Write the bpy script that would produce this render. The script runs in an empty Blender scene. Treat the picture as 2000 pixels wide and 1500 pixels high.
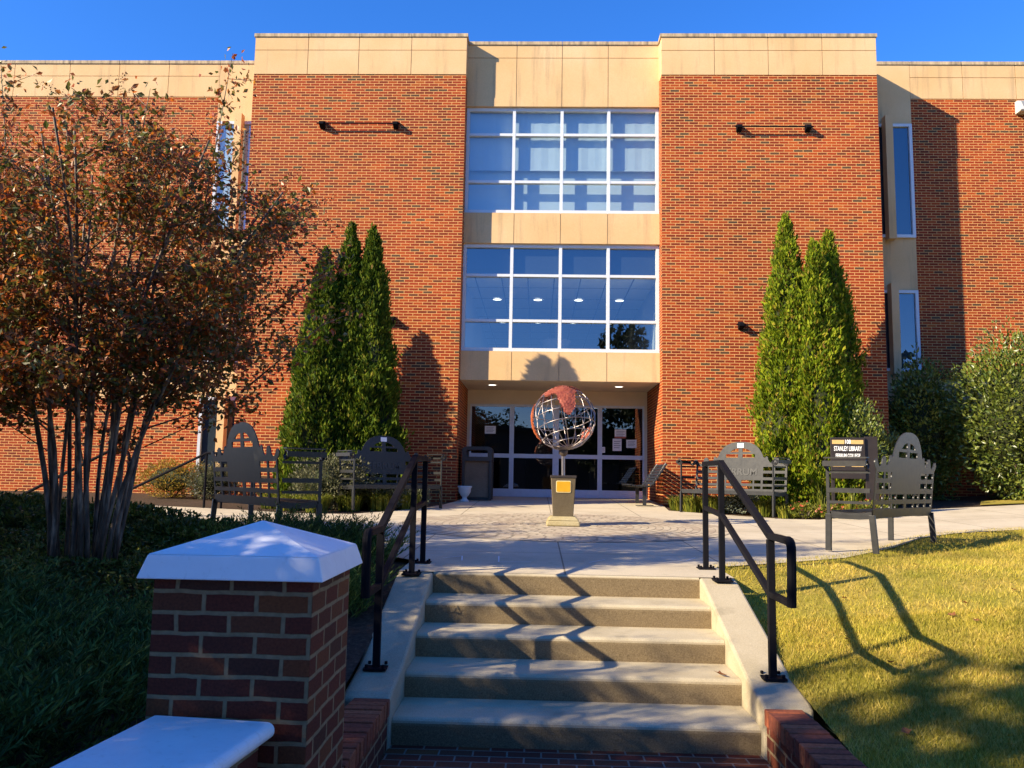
import bpy, bmesh, math, random
import numpy as np
from mathutils import Vector, Matrix

C = bpy.context.scene.collection
scene = bpy.context.scene
rad = math.radians

# ------------------------------------------------------------------ camera
cam_d = bpy.data.cameras.new("camera")
cam = bpy.data.objects.new("camera", cam_d)
C.objects.link(cam)
CAM_F = 1599.2
cam_d.sensor_width = 36.0
cam_d.sensor_fit = 'HORIZONTAL'
cam_d.lens = CAM_F / 2000.0 * 36.0
cam_d.clip_start = 0.05
cam_d.clip_end = 600
yaw, pitch, roll = 0.0326, 0.1142, 0.0178
_f = Vector((-math.sin(yaw) * math.cos(pitch), math.cos(yaw) * math.cos(pitch), math.sin(pitch)))
_r0 = Vector((math.cos(yaw), math.sin(yaw), 0))
_u0 = _r0.cross(_f)
_r = math.cos(roll) * _r0 + math.sin(roll) * _u0
_u = -math.sin(roll) * _r0 + math.cos(roll) * _u0
M = Matrix((_r, _u, -_f)).transposed().to_4x4()
M.translation = (-0.2513, -17.7462, 0.8061)
cam.matrix_world = M
scene.camera = cam

# ------------------------------------------------------------------ light and sky
SUN_AZ, SUN_EL = rad(62.0), rad(28.0)        # light travels towards (+x, +y), down
world = bpy.data.worlds.new("World")
scene.world = world
world.use_nodes = True
wn = world.node_tree
for n in list(wn.nodes):
    wn.nodes.remove(n)
sky = wn.nodes.new('ShaderNodeTexSky')
sky.sky_type = 'NISHITA'
sky.sun_disc = False
sky.sun_elevation = SUN_EL
sky.sun_rotation = math.pi + SUN_AZ
sky.altitude = 1500
sky.air_density = 1.0
sky.dust_density = 0.1
sky.ozone_density = 3.0
hs = wn.nodes.new('ShaderNodeHueSaturation')
hs.inputs['Saturation'].default_value = 1.28
bg = wn.nodes.new('ShaderNodeBackground')
bg.inputs['Strength'].default_value = 0.115
wo = wn.nodes.new('ShaderNodeOutputWorld')
wn.links.new(sky.outputs[0], hs.inputs['Color'])
tint = wn.nodes.new('ShaderNodeMix'); tint.data_type = 'RGBA'; tint.blend_type = 'MULTIPLY'
tint.inputs[0].default_value = 1.0; tint.inputs[7].default_value = (0.98, 0.98, 1.3, 1)
wn.links.new(hs.outputs[0], tint.inputs[6])
wn.links.new(tint.outputs[2], bg.inputs['Color'])
wn.links.new(bg.outputs[0], wo.inputs['Surface'])

sun_d = bpy.data.lights.new("sun", 'SUN')
sun_d.energy = 5.0
sun_d.angle = rad(0.53)
sun_d.color = (1.0, 0.85, 0.60)
sun = bpy.data.objects.new("sun", sun_d)
C.objects.link(sun)
SD = Vector((math.sin(SUN_AZ) * math.cos(SUN_EL), math.cos(SUN_AZ) * math.cos(SUN_EL), -math.sin(SUN_EL)))
sun.rotation_euler = SD.to_track_quat('-Z', 'Y').to_euler()
sun.location = (-20, -30, 30)

scene.view_settings.view_transform = 'Standard'
scene.view_settings.look = 'None'
scene.view_settings.exposure = 1.15
scene.view_settings.gamma = 1.0
scene.render.engine = 'CYCLES'
scene.cycles.max_bounces = 8
scene.cycles.transparent_max_bounces = 12

rng = np.random.default_rng(7)
random.seed(7)

# ------------------------------------------------------------------ helpers
class MB:
    """collects faces; build() links them as one mesh object"""
    def __init__(self):
        self.v, self.f, self.m = [], [], []
    def poly(self, pts, mi=0):
        n = len(self.v)
        self.v += [tuple(p) for p in pts]
        self.f.append(tuple(range(n, n + len(pts))))
        self.m.append(mi)
        return self
    def box(self, x0, x1, y0, y1, z0, z1, mi=0):
        n = len(self.v)
        self.v += [(x0, y0, z0), (x1, y0, z0), (x1, y1, z0), (x0, y1, z0),
                   (x0, y0, z1), (x1, y0, z1), (x1, y1, z1), (x0, y1, z1)]
        for q in ((0, 3, 2, 1), (4, 5, 6, 7), (0, 1, 5, 4), (1, 2, 6, 5), (2, 3, 7, 6), (3, 0, 4, 7)):
            self.f.append(tuple(n + i for i in q)); self.m.append(mi)
        return self
    def frustum(self, b, t, mi=0):
        """b, t: four (x,y,z) corners counter-clockwise from above"""
        n = len(self.v)
        self.v += [tuple(p) for p in b] + [tuple(p) for p in t]
        for q in ((3, 2, 1, 0), (4, 5, 6, 7), (0, 1, 5, 4), (1, 2, 6, 5), (2, 3, 7, 6), (3, 0, 4, 7)):
            self.f.append(tuple(n + i for i in q)); self.m.append(mi)
        return self
    def prism(self, prof, axis, a, b, mi=0):
        """extrude a 2-D profile along axis: 'x' -> prof is (y,z); 'y' -> (x,z); 'z' -> (x,y)"""
        def P(p, t):
            return {'x': (t, p[0], p[1]), 'y': (p[0], t, p[1]), 'z': (p[0], p[1], t)}[axis]
        n = len(self.v); k = len(prof)
        self.v += [P(p, a) for p in prof] + [P(p, b) for p in prof]
        self.f.append(tuple(n + i for i in range(k))); self.m.append(mi)
        self.f.append(tuple(n + k + i for i in reversed(range(k)))); self.m.append(mi)
        for i in range(k):
            j = (i + 1) % k
            self.f.append((n + i, n + k + i, n + k + j, n + j)); self.m.append(mi)
        return self
    def tube(self, pts, r, sides=8, mi=0, cap=True):
        pts = [Vector(p) for p in pts]
        rr = r if isinstance(r, (list, tuple)) else [r] * len(pts)
        n = len(self.v)
        t = (pts[1] - pts[0]).normalized()
        up = Vector((0, 0, 1)) if abs(t.z) < 0.9 else Vector((1, 0, 0))
        a = t.cross(up).normalized()
        for i, p in enumerate(pts):
            if i == 0: t = pts[1] - pts[0]
            elif i == len(pts) - 1: t = pts[-1] - pts[-2]
            else: t = (pts[i + 1] - pts[i]).normalized() + (pts[i] - pts[i - 1]).normalized()
            t = t.normalized()
            a = (a - t * a.dot(t)).normalized()
            b = t.cross(a)
            for k in range(sides):
                an = 2 * math.pi * k / sides
                self.v.append(tuple(p + (a * math.cos(an) + b * math.sin(an)) * rr[i]))
        for i in range(len(pts) - 1):
            for k in range(sides):
                k2 = (k + 1) % sides
                self.f.append((n + i * sides + k, n + i * sides + k2, n + (i + 1) * sides + k2, n + (i + 1) * sides + k))
                self.m.append(mi)
        if cap:
            self.f.append(tuple(n + k for k in reversed(range(sides)))); self.m.append(mi)
            e = n + (len(pts) - 1) * sides
            self.f.append(tuple(e + k for k in range(sides))); self.m.append(mi)
        return self
    def bar(self, p0, p1, w, h, mi=0, upv=(0, 0, 1)):
        """rectangular bar from p0 to p1; w across, h along upv"""
        p0, p1 = Vector(p0), Vector(p1)
        t = (p1 - p0).normalized()
        s = t.cross(Vector(upv))
        s = s.normalized() if s.length > 1e-4 else Vector((1, 0, 0))
        u = s.cross(t).normalized()
        s = s * (w / 2); u = u * (h / 2)
        n = len(self.v)
        for p in (p0, p1):
            self.v += [tuple(p - s - u), tuple(p + s - u), tuple(p + s + u), tuple(p - s + u)]
        for q in ((0, 1, 2, 3), (7, 6, 5, 4), (0, 4, 5, 1), (1, 5, 6, 2), (2, 6, 7, 3), (3, 7, 4, 0)):
            self.f.append(tuple(n + i for i in q)); self.m.append(mi)
        return self
    def lathe(self, prof, c=(0, 0, 0), sides=24, mi=0):
        n = len(self.v)
        for (r, z) in prof:
            for k in range(sides):
                an = 2 * math.pi * k / sides
                self.v.append((c[0] + r * math.cos(an), c[1] + r * math.sin(an), c[2] + z))
        for i in range(len(prof) - 1):
            for k in range(sides):
                k2 = (k + 1) % sides
                self.f.append((n + i * sides + k, n + i * sides + k2, n + (i + 1) * sides + k2, n + (i + 1) * sides + k))
                self.m.append(mi)
        return self
    def build(self, name, mats, parent=None, bevel=0, smooth=False, seg=2, recalc=True):
        me = bpy.data.meshes.new(name)
        me.from_pydata(self.v, [], self.f)
        if not isinstance(mats, (list, tuple)): mats = [mats]
        for m in mats: me.materials.append(m)
        if len(mats) > 1:
            me.polygons.foreach_set('material_index', self.m)
        if recalc:
            bm = bmesh.new(); bm.from_mesh(me)
            bmesh.ops.recalc_face_normals(bm, faces=bm.faces)
            bm.to_mesh(me); bm.free()
        uv_box(me)
        if smooth:
            me.polygons.foreach_set('use_smooth', [True] * len(me.polygons))
        o = bpy.data.objects.new(name, me)
        C.objects.link(o)
        if parent is not None: o.parent = parent
        if bevel:
            b = o.modifiers.new('bevel', 'BEVEL'); b.width = bevel; b.segments = seg
            b.limit_method = 'ANGLE'; b.angle_limit = rad(35)
        return o

def uv_box(me):
    """box-projected UVs in metres"""
    nl = len(me.loops)
    if nl == 0: return
    uv = me.uv_layers.new(name='uv')
    co = np.empty(len(me.vertices) * 3, np.float32); me.vertices.foreach_get('co', co); co = co.reshape(-1, 3)
    vi = np.empty(nl, np.int32); me.loops.foreach_get('vertex_index', vi)
    npoly = len(me.polygons)
    nr = np.empty(npoly * 3, np.float32); me.polygons.foreach_get('normal', nr); nr = np.abs(nr.reshape(-1, 3))
    tot = np.empty(npoly, np.int32); me.polygons.foreach_get('loop_total', tot)
    ax = np.repeat(np.argmax(nr + np.array([0.001, 0.002, 0]), 1), tot)
    p = co[vi]
    out = np.where((ax == 2)[:, None], p[:, [0, 1]], np.where((ax == 0)[:, None], p[:, [1, 2]], p[:, [0, 2]]))
    uv.data.foreach_set('uv', np.ascontiguousarray(out, np.float32).ravel())

def tag(o, label=None, cat=None, group=None, kind=None):
    if label: o['label'] = label
    if cat: o['category'] = cat
    if group: o['group'] = group
    if kind: o['kind'] = kind
    return o

def thing(name, label, cat, loc=(0, 0, 0), rotz=0, group=None):
    o = bpy.data.objects.new(name, None)
    o.empty_display_size = 0.1
    C.objects.link(o)
    o.location = loc; o.rotation_euler = (0, 0, rotz)
    return tag(o, label, cat, group)

def copy_tree(o, parent=None):
    c = o.copy(); C.objects.link(c)
    if parent is not None: c.parent = parent
    for ch in list(o.children):
        copy_tree(ch, c)
    return c

def np_mesh(name, verts, faces, mats, parent=None, mi=None):
    me = bpy.data.meshes.new(name)
    me.from_pydata(verts.tolist() if isinstance(verts, np.ndarray) else verts, [], faces.tolist() if isinstance(faces, np.ndarray) else faces)
    if not isinstance(mats, (list, tuple)): mats = [mats]
    for m in mats: me.materials.append(m)
    if mi is not None: me.polygons.foreach_set('material_index', mi)
    o = bpy.data.objects.new(name, me); C.objects.link(o)
    if parent is not None: o.parent = parent
    return o

def unit(a):
    return a / np.maximum(np.linalg.norm(a, axis=1, keepdims=True), 1e-9)

def leaf_arrays(cen, axis, side, ln, wd):
    """rhombic leaves: centre, unit long axis, unit side axis"""
    a = axis * ln[:, None] / 2; b = side * wd[:, None] / 2
    nrm = np.cross(axis, side) * (wd[:, None] * 0.18)
    v = np.stack([cen - a, cen + b - nrm - a * .1, cen + a, cen - b - nrm - a * .1], 1).reshape(-1, 3)
    f = np.arange(len(v)).reshape(-1, 4)
    return v, f

def rand_dirs(n):
    return unit(rng.normal(size=(n, 3)))

def sheet(name, poly, zf, mat, step=0.8, kind='structure', xs=(), ys=(), thick=0):
    bm = bmesh.new()
    bm.faces.new([bm.verts.new((x, y, 0)) for x, y in poly])
    X = [p[0] for p in poly]; Y = [p[1] for p in poly]
    cuts = [((x, 0, 0), (1, 0, 0)) for x in list(np.arange(min(X) + step, max(X), step)) + list(xs)]
    cuts += [((0, y, 0), (0, 1, 0)) for y in list(np.arange(min(Y) + step, max(Y), step)) + list(ys)]
    for co, no in cuts:
        bmesh.ops.bisect_plane(bm, geom=bm.verts[:] + bm.edges[:] + bm.faces[:], plane_co=co, plane_no=no)
    for v in bm.verts: v.co.z = zf(v.co.x, v.co.y)
    bmesh.ops.recalc_face_normals(bm, faces=bm.faces)
    me = bpy.data.meshes.new(name); bm.to_mesh(me); bm.free()
    if me.polygons and me.polygons[0].normal.z < 0: me.flip_normals()
    me.materials.append(mat); uv_box(me)
    o = bpy.data.objects.new(name, me); C.objects.link(o)
    if kind: o['kind'] = kind
    return o

def curve_plate(name, loops, thick, mat, parent=None, bevel=0.0):
    """flat plate from an outline with holes, in local XZ, thickness along Y"""
    cu = bpy.data.curves.new(name, 'CURVE'); cu.dimensions = '2D'; cu.fill_mode = 'BOTH'
    cu.extrude = thick / 2; cu.bevel_depth = bevel
    for lp in loops:
        sp = cu.splines.new('POLY'); sp.points.add(len(lp) - 1)
        for i, (x, z) in enumerate(lp): sp.points[i].co = (x, z, 0, 1)
        sp.use_cyclic_u = True
    return curve_to_mesh(name, cu, mat, parent)

def curve_to_mesh(name, cu, mat, parent, xform=None):
    tmp = bpy.data.objects.new(name + '_tmp', cu); C.objects.link(tmp)
    dg = bpy.context.evaluated_depsgraph_get(); dg.update()
    me = bpy.data.meshes.new_from_object(tmp.evaluated_get(dg))
    bpy.data.objects.remove(tmp); bpy.data.curves.remove(cu)
    me.transform(Matrix.Rotation(math.pi / 2, 4, 'X'))
    if xform is not None: me.transform(xform)
    me.name = name
    me.materials.clear(); me.materials.append(mat)
    o = bpy.data.objects.new(name, me); C.objects.link(o)
    if parent is not None: o.parent = parent
    return o

def text_mesh(name, txt, size, depth, mat, parent, loc, width=None, bold=0.0):
    cu = bpy.data.curves.new(name, 'FONT'); cu.body = txt; cu.size = size
    cu.extrude = depth / 2; cu.align_x = 'CENTER'; cu.align_y = 'CENTER'; cu.offset = bold
    o = curve_to_mesh(name, cu, mat, parent)
    if width:
        xs = [v.co.x for v in o.data.vertices]
        k = width / (max(xs) - min(xs))
        for v in o.data.vertices: v.co.x *= k
    o.location = loc
    return o

# ------------------------------------------------------------------ materials
MATS = {}
class NT:
    def __init__(self, name):
        self.m = bpy.data.materials.new(name); self.m.use_nodes = True
        self.t = self.m.node_tree
        for n in list(self.t.nodes): self.t.nodes.remove(n)
        self.out = self.t.nodes.new('ShaderNodeOutputMaterial')
    def n(self, kind, **kw):
        nd = self.t.nodes.new('ShaderNode' + kind)
        for k, v in kw.items():
            if k in nd.inputs: nd.inputs[k].default_value = v
            else: setattr(nd, k, v)
        return nd
    def l(self, a, b):
        self.t.links.new(a, b)
    def ramp(self, fac, stops, interp='LINEAR'):
        r = self.n('ValToRGB'); cr = r.color_ramp; cr.interpolation = interp
        while len(cr.elements) < len(stops): cr.elements.new(0.5)
        for e, (p, c) in zip(cr.elements, stops):
            e.position = p; e.color = (*c, 1) if len(c) == 3 else c
        self.l(fac, r.inputs[0]); return r.outputs[0]
    def noise(self, vec, scale, detail=4, rough=0.55):
        t = self.n('TexNoise', Scale=scale, Detail=detail, Roughness=rough)
        if vec is not None: self.l(vec, t.inputs['Vector'])
        return t.outputs['Fac']
    def mix(self, fac, a, b, mode='MIX'):
        m = self.n('Mix'); m.data_type = 'RGBA'; m.blend_type = mode
        for s, i in ((fac, 0), (a, 6), (b, 7)):
            if isinstance(s, (int, float)): m.inputs[i].default_value = s
            elif isinstance(s, tuple): m.inputs[i].default_value = (*s, 1)
            else: self.l(s, m.inputs[i])
        return m.outputs[2]
    def coord(self, which='Object'):
        return self.n('TexCoord').outputs[which]
    def map(self, vec, scale):
        m = self.n('Mapping'); m.inputs['Scale'].default_value = scale; self.l(vec, m.inputs[0]); return m.outputs[0]
    def bump(self, h, strength=0.3, dist=0.01):
        b = self.n('Bump', Strength=strength, Distance=dist); self.l(h, b.inputs['Height']); return b.outputs[0]
    def pbr(self, col, rough=0.7, metal=0.0, normal=None, spec=0.5):
        p = self.n('BsdfPrincipled')
        for s, i in ((col, 'Base Color'), (rough, 'Roughness'), (metal, 'Metallic'), (spec, 'Specular IOR Level')):
            if isinstance(s, (int, float)): p.inputs[i].default_value = s
            elif isinstance(s, tuple): p.inputs[i].default_value = (*s, 1)
            else: self.l(s, p.inputs[i])
        if normal is not None: self.l(normal, p.inputs['Normal'])
        self.l(p.outputs[0], self.out.inputs[0])
        return p

def m_brick(name, bw, rh, mortar, palette, mort_col, bumpd=0.006, smooth=0.15, wamp=0.004, wsc=14.0):
    t = NT(name); uv = t.coord('UV')
    b = t.n('TexBrick'); b.offset = 0.5
    b.inputs['Color1'].default_value = (0, 0, 0, 1); b.inputs['Color2'].default_value = (1, 1, 1, 1)
    b.inputs['Mortar'].default_value = (0.5, 0.5, 0.5, 1)
    b.inputs['Scale'].default_value = 1; b.inputs['Mortar Size'].default_value = mortar
    b.inputs['Mortar Smooth'].default_value = smooth
    b.inputs['Brick Width'].default_value = bw; b.inputs['Row Height'].default_value = rh
    wob = t.n('VectorMath'); wob.operation = 'MULTIPLY_ADD'
    nz = t.n('TexNoise', Scale=wsc, Detail=3.0); t.l(uv, nz.inputs['Vector'])
    wob.inputs[1].default_value = (wamp, wamp, 0)
    t.l(nz.outputs['Color'], wob.inputs[0]); t.l(uv, wob.inputs[2])
    t.l(wob.outputs[0], b.inputs['Vector'])
    col = t.ramp(b.outputs['Color'], palette)
    fine = t.noise(uv, 90, 3)
    col = t.mix(1.0, col, t.ramp(fine, [(0.3, (0.72, 0.72, 0.72)), (0.7, (1.18, 1.18, 1.18))]), 'MULTIPLY')
    big = t.noise(uv, 0.55, 4)
    col = t.mix(1.0, col, t.ramp(big, [(0.3, (0.74, 0.74, 0.76)), (0.7, (1.16, 1.14, 1.08))]), 'MULTIPLY')
    mcol = t.mix(1.0, mort_col, t.ramp(t.noise(uv, 30, 3), [(0.3, (0.75, 0.75, 0.75)), (0.7, (1.1, 1.1, 1.1))]), 'MULTIPLY')
    c = t.mix(b.outputs['Fac'], col, mcol)
    inv = t.n('Math', operation='SUBTRACT'); inv.inputs[0].default_value = 1
    t.l(b.outputs['Fac'], inv.inputs[1])
    add = t.n('Math', operation='MULTIPLY_ADD'); t.l(fine, add.inputs[0]); add.inputs[1].default_value = 0.25
    t.l(inv.outputs[0], add.inputs[2])
    t.pbr(c, 0.85, normal=t.bump(add.outputs[0], 0.6, bumpd), spec=0.25)
    return t.m

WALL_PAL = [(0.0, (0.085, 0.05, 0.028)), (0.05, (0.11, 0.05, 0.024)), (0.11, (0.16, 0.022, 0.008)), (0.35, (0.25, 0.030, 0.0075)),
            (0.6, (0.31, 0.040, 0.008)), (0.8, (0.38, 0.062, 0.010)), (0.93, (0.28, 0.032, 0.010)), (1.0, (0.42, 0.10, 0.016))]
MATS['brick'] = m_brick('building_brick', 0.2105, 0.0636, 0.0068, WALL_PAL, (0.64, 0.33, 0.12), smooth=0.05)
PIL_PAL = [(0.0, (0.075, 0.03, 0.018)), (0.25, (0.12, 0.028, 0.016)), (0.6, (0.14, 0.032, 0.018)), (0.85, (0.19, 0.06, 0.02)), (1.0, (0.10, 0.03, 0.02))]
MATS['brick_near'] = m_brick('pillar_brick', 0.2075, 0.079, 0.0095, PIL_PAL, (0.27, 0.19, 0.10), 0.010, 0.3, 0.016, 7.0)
MATS['brick_path'] = m_brick('path_brick', 0.203, 0.1, 0.006, PIL_PAL, (0.22, 0.17, 0.13), 0.005)
ROW_PAL = [(0.0, (0.16, 0.05, 0.03)), (0.5, (0.27, 0.075, 0.035)), (1.0, (0.32, 0.10, 0.045))]
MATS['rowlock'] = m_brick('rowlock_brick', 0.6, 0.079, 0.008, ROW_PAL, (0.42, 0.33, 0.22), 0.008, 0.3)

def m_stone():
    t = NT('cast_stone'); ob = t.coord('Object')
    big = t.noise(ob, 0.8, 5)
    col = t.ramp(big, [(0.3, (0.61, 0.395, 0.185)), (0.55, (0.66, 0.44, 0.225)), (0.75, (0.68, 0.485, 0.27))])
    st = t.noise(t.map(ob, (3.2, 3.2, 0.25)), 1.6, 5, 0.65)
    col = t.mix(t.ramp(st, [(0.54, (0, 0, 0)), (0.74, (0.6, 0.6, 0.6))]), col, (0.33, 0.235, 0.135))
    fine = t.noise(ob, 60, 3)
    col = t.mix(1.0, col, t.ramp(fine, [(0.3, (0.92, 0.92, 0.92)), (0.7, (1.06, 1.06, 1.06))]), 'MULTIPLY')
    t.pbr(col, 0.85, normal=t.bump(fine, 0.15, 0.004), spec=0.2)
    return t.m
MATS['stone'] = m_stone()

def m_coping():
    t = NT('weathered_coping'); ob = t.coord('Object')
    st = t.noise(t.map(ob, (6, 6, 1.0)), 2.0, 5, 0.7)
    col = t.ramp(st, [(0.3, (0.16, 0.13, 0.10)), (0.5, (0.42, 0.32, 0.20)), (0.7, (0.6, 0.46, 0.28))])
    t.pbr(col, 0.9, spec=0.2)
    return t.m
MATS['coping'] = m_coping()

def m_concrete(name, c1, c2, c3, joints=0, speck=120):
    t = NT(name); ob = t.coord('Object')
    big = t.noise(ob, 1.3, 6, 0.6)
    col = t.ramp(big, [(0.25, c1), (0.5, c2), (0.75, c3)])
    fine = t.noise(ob, speck, 3)
    col = t.mix(1.0, col, t.ramp(fine, [(0.25, (0.78, 0.78, 0.78)), (0.75, (1.14, 1.14, 1.14))]), 'MULTIPLY')
    stain = t.noise(ob, 4.0, 4, 0.6)
    col = t.mix(t.ramp(stain, [(0.58, (0, 0, 0)), (0.75, (0.45, 0.45, 0.45))]), col, tuple(x * 0.55 for x in c1))
    h = fine
    if joints:
        b = t.n('TexBrick'); b.offset = 0.0
        b.inputs['Color1'].default_value = b.inputs['Color2'].default_value = (1, 1, 1, 1)
        b.inputs['Mortar'].default_value = (0.42, 0.4, 0.38, 1)
        b.inputs['Scale'].default_value = 1; b.inputs['Mortar Size'].default_value = 0.008
        b.inputs['Brick Width'].default_value = joints; b.inputs['Row Height'].default_value = joints
        t.l(t.coord('UV'), b.inputs['Vector'])
        col = t.mix(1.0, col, b.outputs['Color'], 'MULTIPLY')
    t.pbr(col, 0.9, normal=t.bump(h, 0.35, 0.004), spec=0.2)
    return t.m
MATS['concrete'] = m_concrete('step_concrete', (0.36, 0.30, 0.19), (0.44, 0.37, 0.25), (0.50, 0.43, 0.30))
def m_step():
    m = m_concrete('worn_step_concrete', (0.38, 0.315, 0.205), (0.49, 0.415, 0.28), (0.57, 0.49, 0.345))
    t = m.node_tree; p = next(n for n in t.nodes if n.type == 'BSDF_PRINCIPLED')
    src = p.inputs['Base Color'].links[0].from_socket
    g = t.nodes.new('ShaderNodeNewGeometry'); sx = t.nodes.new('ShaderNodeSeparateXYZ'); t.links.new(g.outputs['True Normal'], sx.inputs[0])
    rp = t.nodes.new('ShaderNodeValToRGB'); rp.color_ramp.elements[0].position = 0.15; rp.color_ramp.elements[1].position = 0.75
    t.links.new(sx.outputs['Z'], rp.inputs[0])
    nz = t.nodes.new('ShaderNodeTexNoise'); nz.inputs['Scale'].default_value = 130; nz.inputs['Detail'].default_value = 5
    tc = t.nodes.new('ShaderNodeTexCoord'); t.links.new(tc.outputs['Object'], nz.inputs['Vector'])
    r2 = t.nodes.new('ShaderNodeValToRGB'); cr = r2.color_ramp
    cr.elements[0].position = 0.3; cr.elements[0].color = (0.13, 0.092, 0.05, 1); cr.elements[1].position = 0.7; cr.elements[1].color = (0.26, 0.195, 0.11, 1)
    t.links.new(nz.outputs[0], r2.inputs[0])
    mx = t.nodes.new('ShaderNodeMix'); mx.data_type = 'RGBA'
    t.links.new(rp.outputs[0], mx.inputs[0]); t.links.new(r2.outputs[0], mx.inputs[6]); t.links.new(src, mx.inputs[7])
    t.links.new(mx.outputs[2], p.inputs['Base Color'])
    return m
MATS['step'] = m_step()
MATS['plaza'] = m_concrete('plaza_concrete', (0.44, 0.37, 0.26), (0.54, 0.46, 0.33), (0.60, 0.52, 0.38), joints=1.52)
MATS['old_concrete'] = m_concrete('aggregate_concrete', (0.08, 0.06, 0.034), (0.125, 0.098, 0.06), (0.18, 0.14, 0.088), speck=70)
MATS['base_concrete'] = m_concrete('lichen_concrete', (0.30, 0.23, 0.095), (0.37, 0.30, 0.15), (0.43, 0.37, 0.23), speck=60)
MATS['aggregate'] = m_concrete('bin_aggregate', (0.15, 0.095, 0.06), (0.21, 0.14, 0.09), (0.26, 0.18, 0.12), speck=45)
MATS['white_stone'] = m_concrete('painted_urn', (0.55, 0.55, 0.54), (0.66, 0.66, 0.65), (0.74, 0.74, 0.73))

def m_paver():
    t = NT('ring_paver'); g = t.n('NewGeometry')
    col = t.ramp(g.outputs['Random Per Island'], [(0, (0.42, 0.33, 0.24)), (0.5, (0.50, 0.41, 0.29)), (1, (0.58, 0.49, 0.35))])
    fine = t.noise(t.coord('Object'), 80, 3)
    col = t.mix(1.0, col, t.ramp(fine, [(0.3, (0.8, 0.8, 0.8)), (0.7, (1.12, 1.12, 1.12))]), 'MULTIPLY')
    t.pbr(col, 0.9, spec=0.2)
    return t.m
MATS['paver'] = m_paver()

def m_plain(name, col, rough=0.5, metal=0.0, spec=0.5, var=0.12, scale=12):
    t = NT(name)
    ob = t.coord('Object')
    n = t.noise(ob, scale, 5, 0.6)
    c = t.mix(1.0, col, t.ramp(n, [(0.3, (1 - var,) * 3), (0.7, (1 + var,) * 3)]), 'MULTIPLY')
    r = t.n('MapRange'); t.l(n, r.inputs[0]); r.inputs[3].default_value = max(0, rough - 0.1); r.inputs[4].default_value = min(1, rough + 0.12)
    t.pbr(c, r.outputs[0], metal, spec=spec)
    return t.m
MATS['joint'] = m_plain('joint_sand', (0.30, 0.24, 0.17), 0.95)
MATS['black_metal'] = m_plain('black_painted_steel', (0.010, 0.010, 0.013), 0.5, spec=0.02)
MATS['bench_metal'] = m_plain('charcoal_bench_metal', (0.024, 0.024, 0.025), 0.36, spec=0.35)
MATS['dark_bench'] = m_plain('dark_bench_slats', (0.02, 0.02, 0.022), 0.4)
def m_cap():
    t = NT('white_cap_paint'); ob = t.coord('Object')
    n = t.noise(ob, 6, 6, 0.65); d = t.noise(t.map(ob, (9, 9, 2.5)), 3, 5, 0.7)
    col = t.ramp(n, [(0.3, (0.80, 0.80, 0.81)), (0.7, (0.88, 0.88, 0.88))])
    col = t.mix(t.ramp(d, [(0.56, (0, 0, 0)), (0.8, (0.5, 0.5, 0.5))]), col, (0.50, 0.48, 0.43))
    sp = t.noise(ob, 60, 4, 0.7)
    col = t.mix(t.ramp(sp, [(0.68, (0, 0, 0)), (0.76, (0.7, 0.7, 0.7))]), col, (0.34, 0.31, 0.26))
    t.pbr(col, 0.5, normal=t.bump(n, 0.12, 0.01), spec=0.35); return t.m
MATS['white_paint'] = m_cap()
MATS['alu'] = m_plain('white_window_aluminium', (0.60, 0.63, 0.66), 0.35, var=0.04)
MATS['alu_grey'] = m_plain('grey_window_aluminium', (0.5, 0.54, 0.6), 0.35, var=0.04)
MATS['door_alu'] = m_plain('door_aluminium', (0.52, 0.56, 0.62), 0.3, var=0.05)
MATS['soffit'] = m_plain('soffit_plaster', (0.6, 0.5, 0.36), 0.85, var=0.06, scale=2)
MATS['bin_dark'] = m_plain('bin_dark_plastic', (0.032, 0.024, 0.019), 0.5)
MATS['steel'] = m_plain('globe_steel', (0.30, 0.26, 0.25), 0.36, 0.9, var=0.1)
MATS['rust_steel'] = m_plain('tarnished_steel', (0.12, 0.09, 0.07), 0.5, 0.6)
MATS['plaque'] = m_plain('gold_plaque', (0.62, 0.33, 0.015), 0.35, var=0.06)
MATS['plaque_rim'] = m_plain('pale_gold_rim', (0.72, 0.6, 0.3), 0.4)
MATS['paper'] = m_plain('white_paper', (0.72, 0.72, 0.7), 0.8, var=0.08, scale=40)
MATS['paper_ink'] = m_plain('printed_ink', (0.2, 0.2, 0.22), 0.8)
MATS['sign_board'] = m_plain('sign_black', (0.02, 0.014, 0.012), 0.5)
MATS['sign_gold'] = m_plain('sign_gold', (0.55, 0.36, 0.13), 0.5)
MATS['sign_white'] = m_plain('sign_white', (0.8, 0.8, 0.8), 0.5, var=0.02)
MATS['tag_white'] = m_plain('bench_tag', (0.8, 0.82, 0.85), 0.3, var=0.03)
MATS['dark_room'] = m_plain('dark_interior', (0.05, 0.05, 0.055), 0.9)
MATS['lobby'] = m_plain('lobby_interior', (0.02, 0.02, 0.022), 0.9)
MATS['room_wall'] = m_plain('reading_room_wall', (0.42, 0.42, 0.42), 0.9, var=0.04)
MATS['ceiling'] = m_plain('ceiling_tile', (0.78, 0.79, 0.76), 0.9, var=0.03)
MATS['ceil_grid'] = m_plain('ceiling_grid', (0.2, 0.2, 0.2), 0.7)
MATS['blind'] = m_plain('roller_blind_fabric', (0.66, 0.68, 0.66), 0.9, var=0.05, scale=2)
MATS['spandrel_dark'] = m_plain('dark_panel_behind_glass', (0.03, 0.035, 0.05), 0.6)
MATS['flood_white'] = m_plain('flood_housing', (0.55, 0.54, 0.5), 0.4)
MATS['flood_lens'] = m_plain('flood_lens', (0.22, 0.23, 0.23), 0.15)
MATS['chalk'] = m_plain('chalk', (0.75, 0.75, 0.75), 0.95)
MATS['far_wall'] = m_plain('far_building_wall', (0.1, 0.07, 0.06), 0.9)
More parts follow.
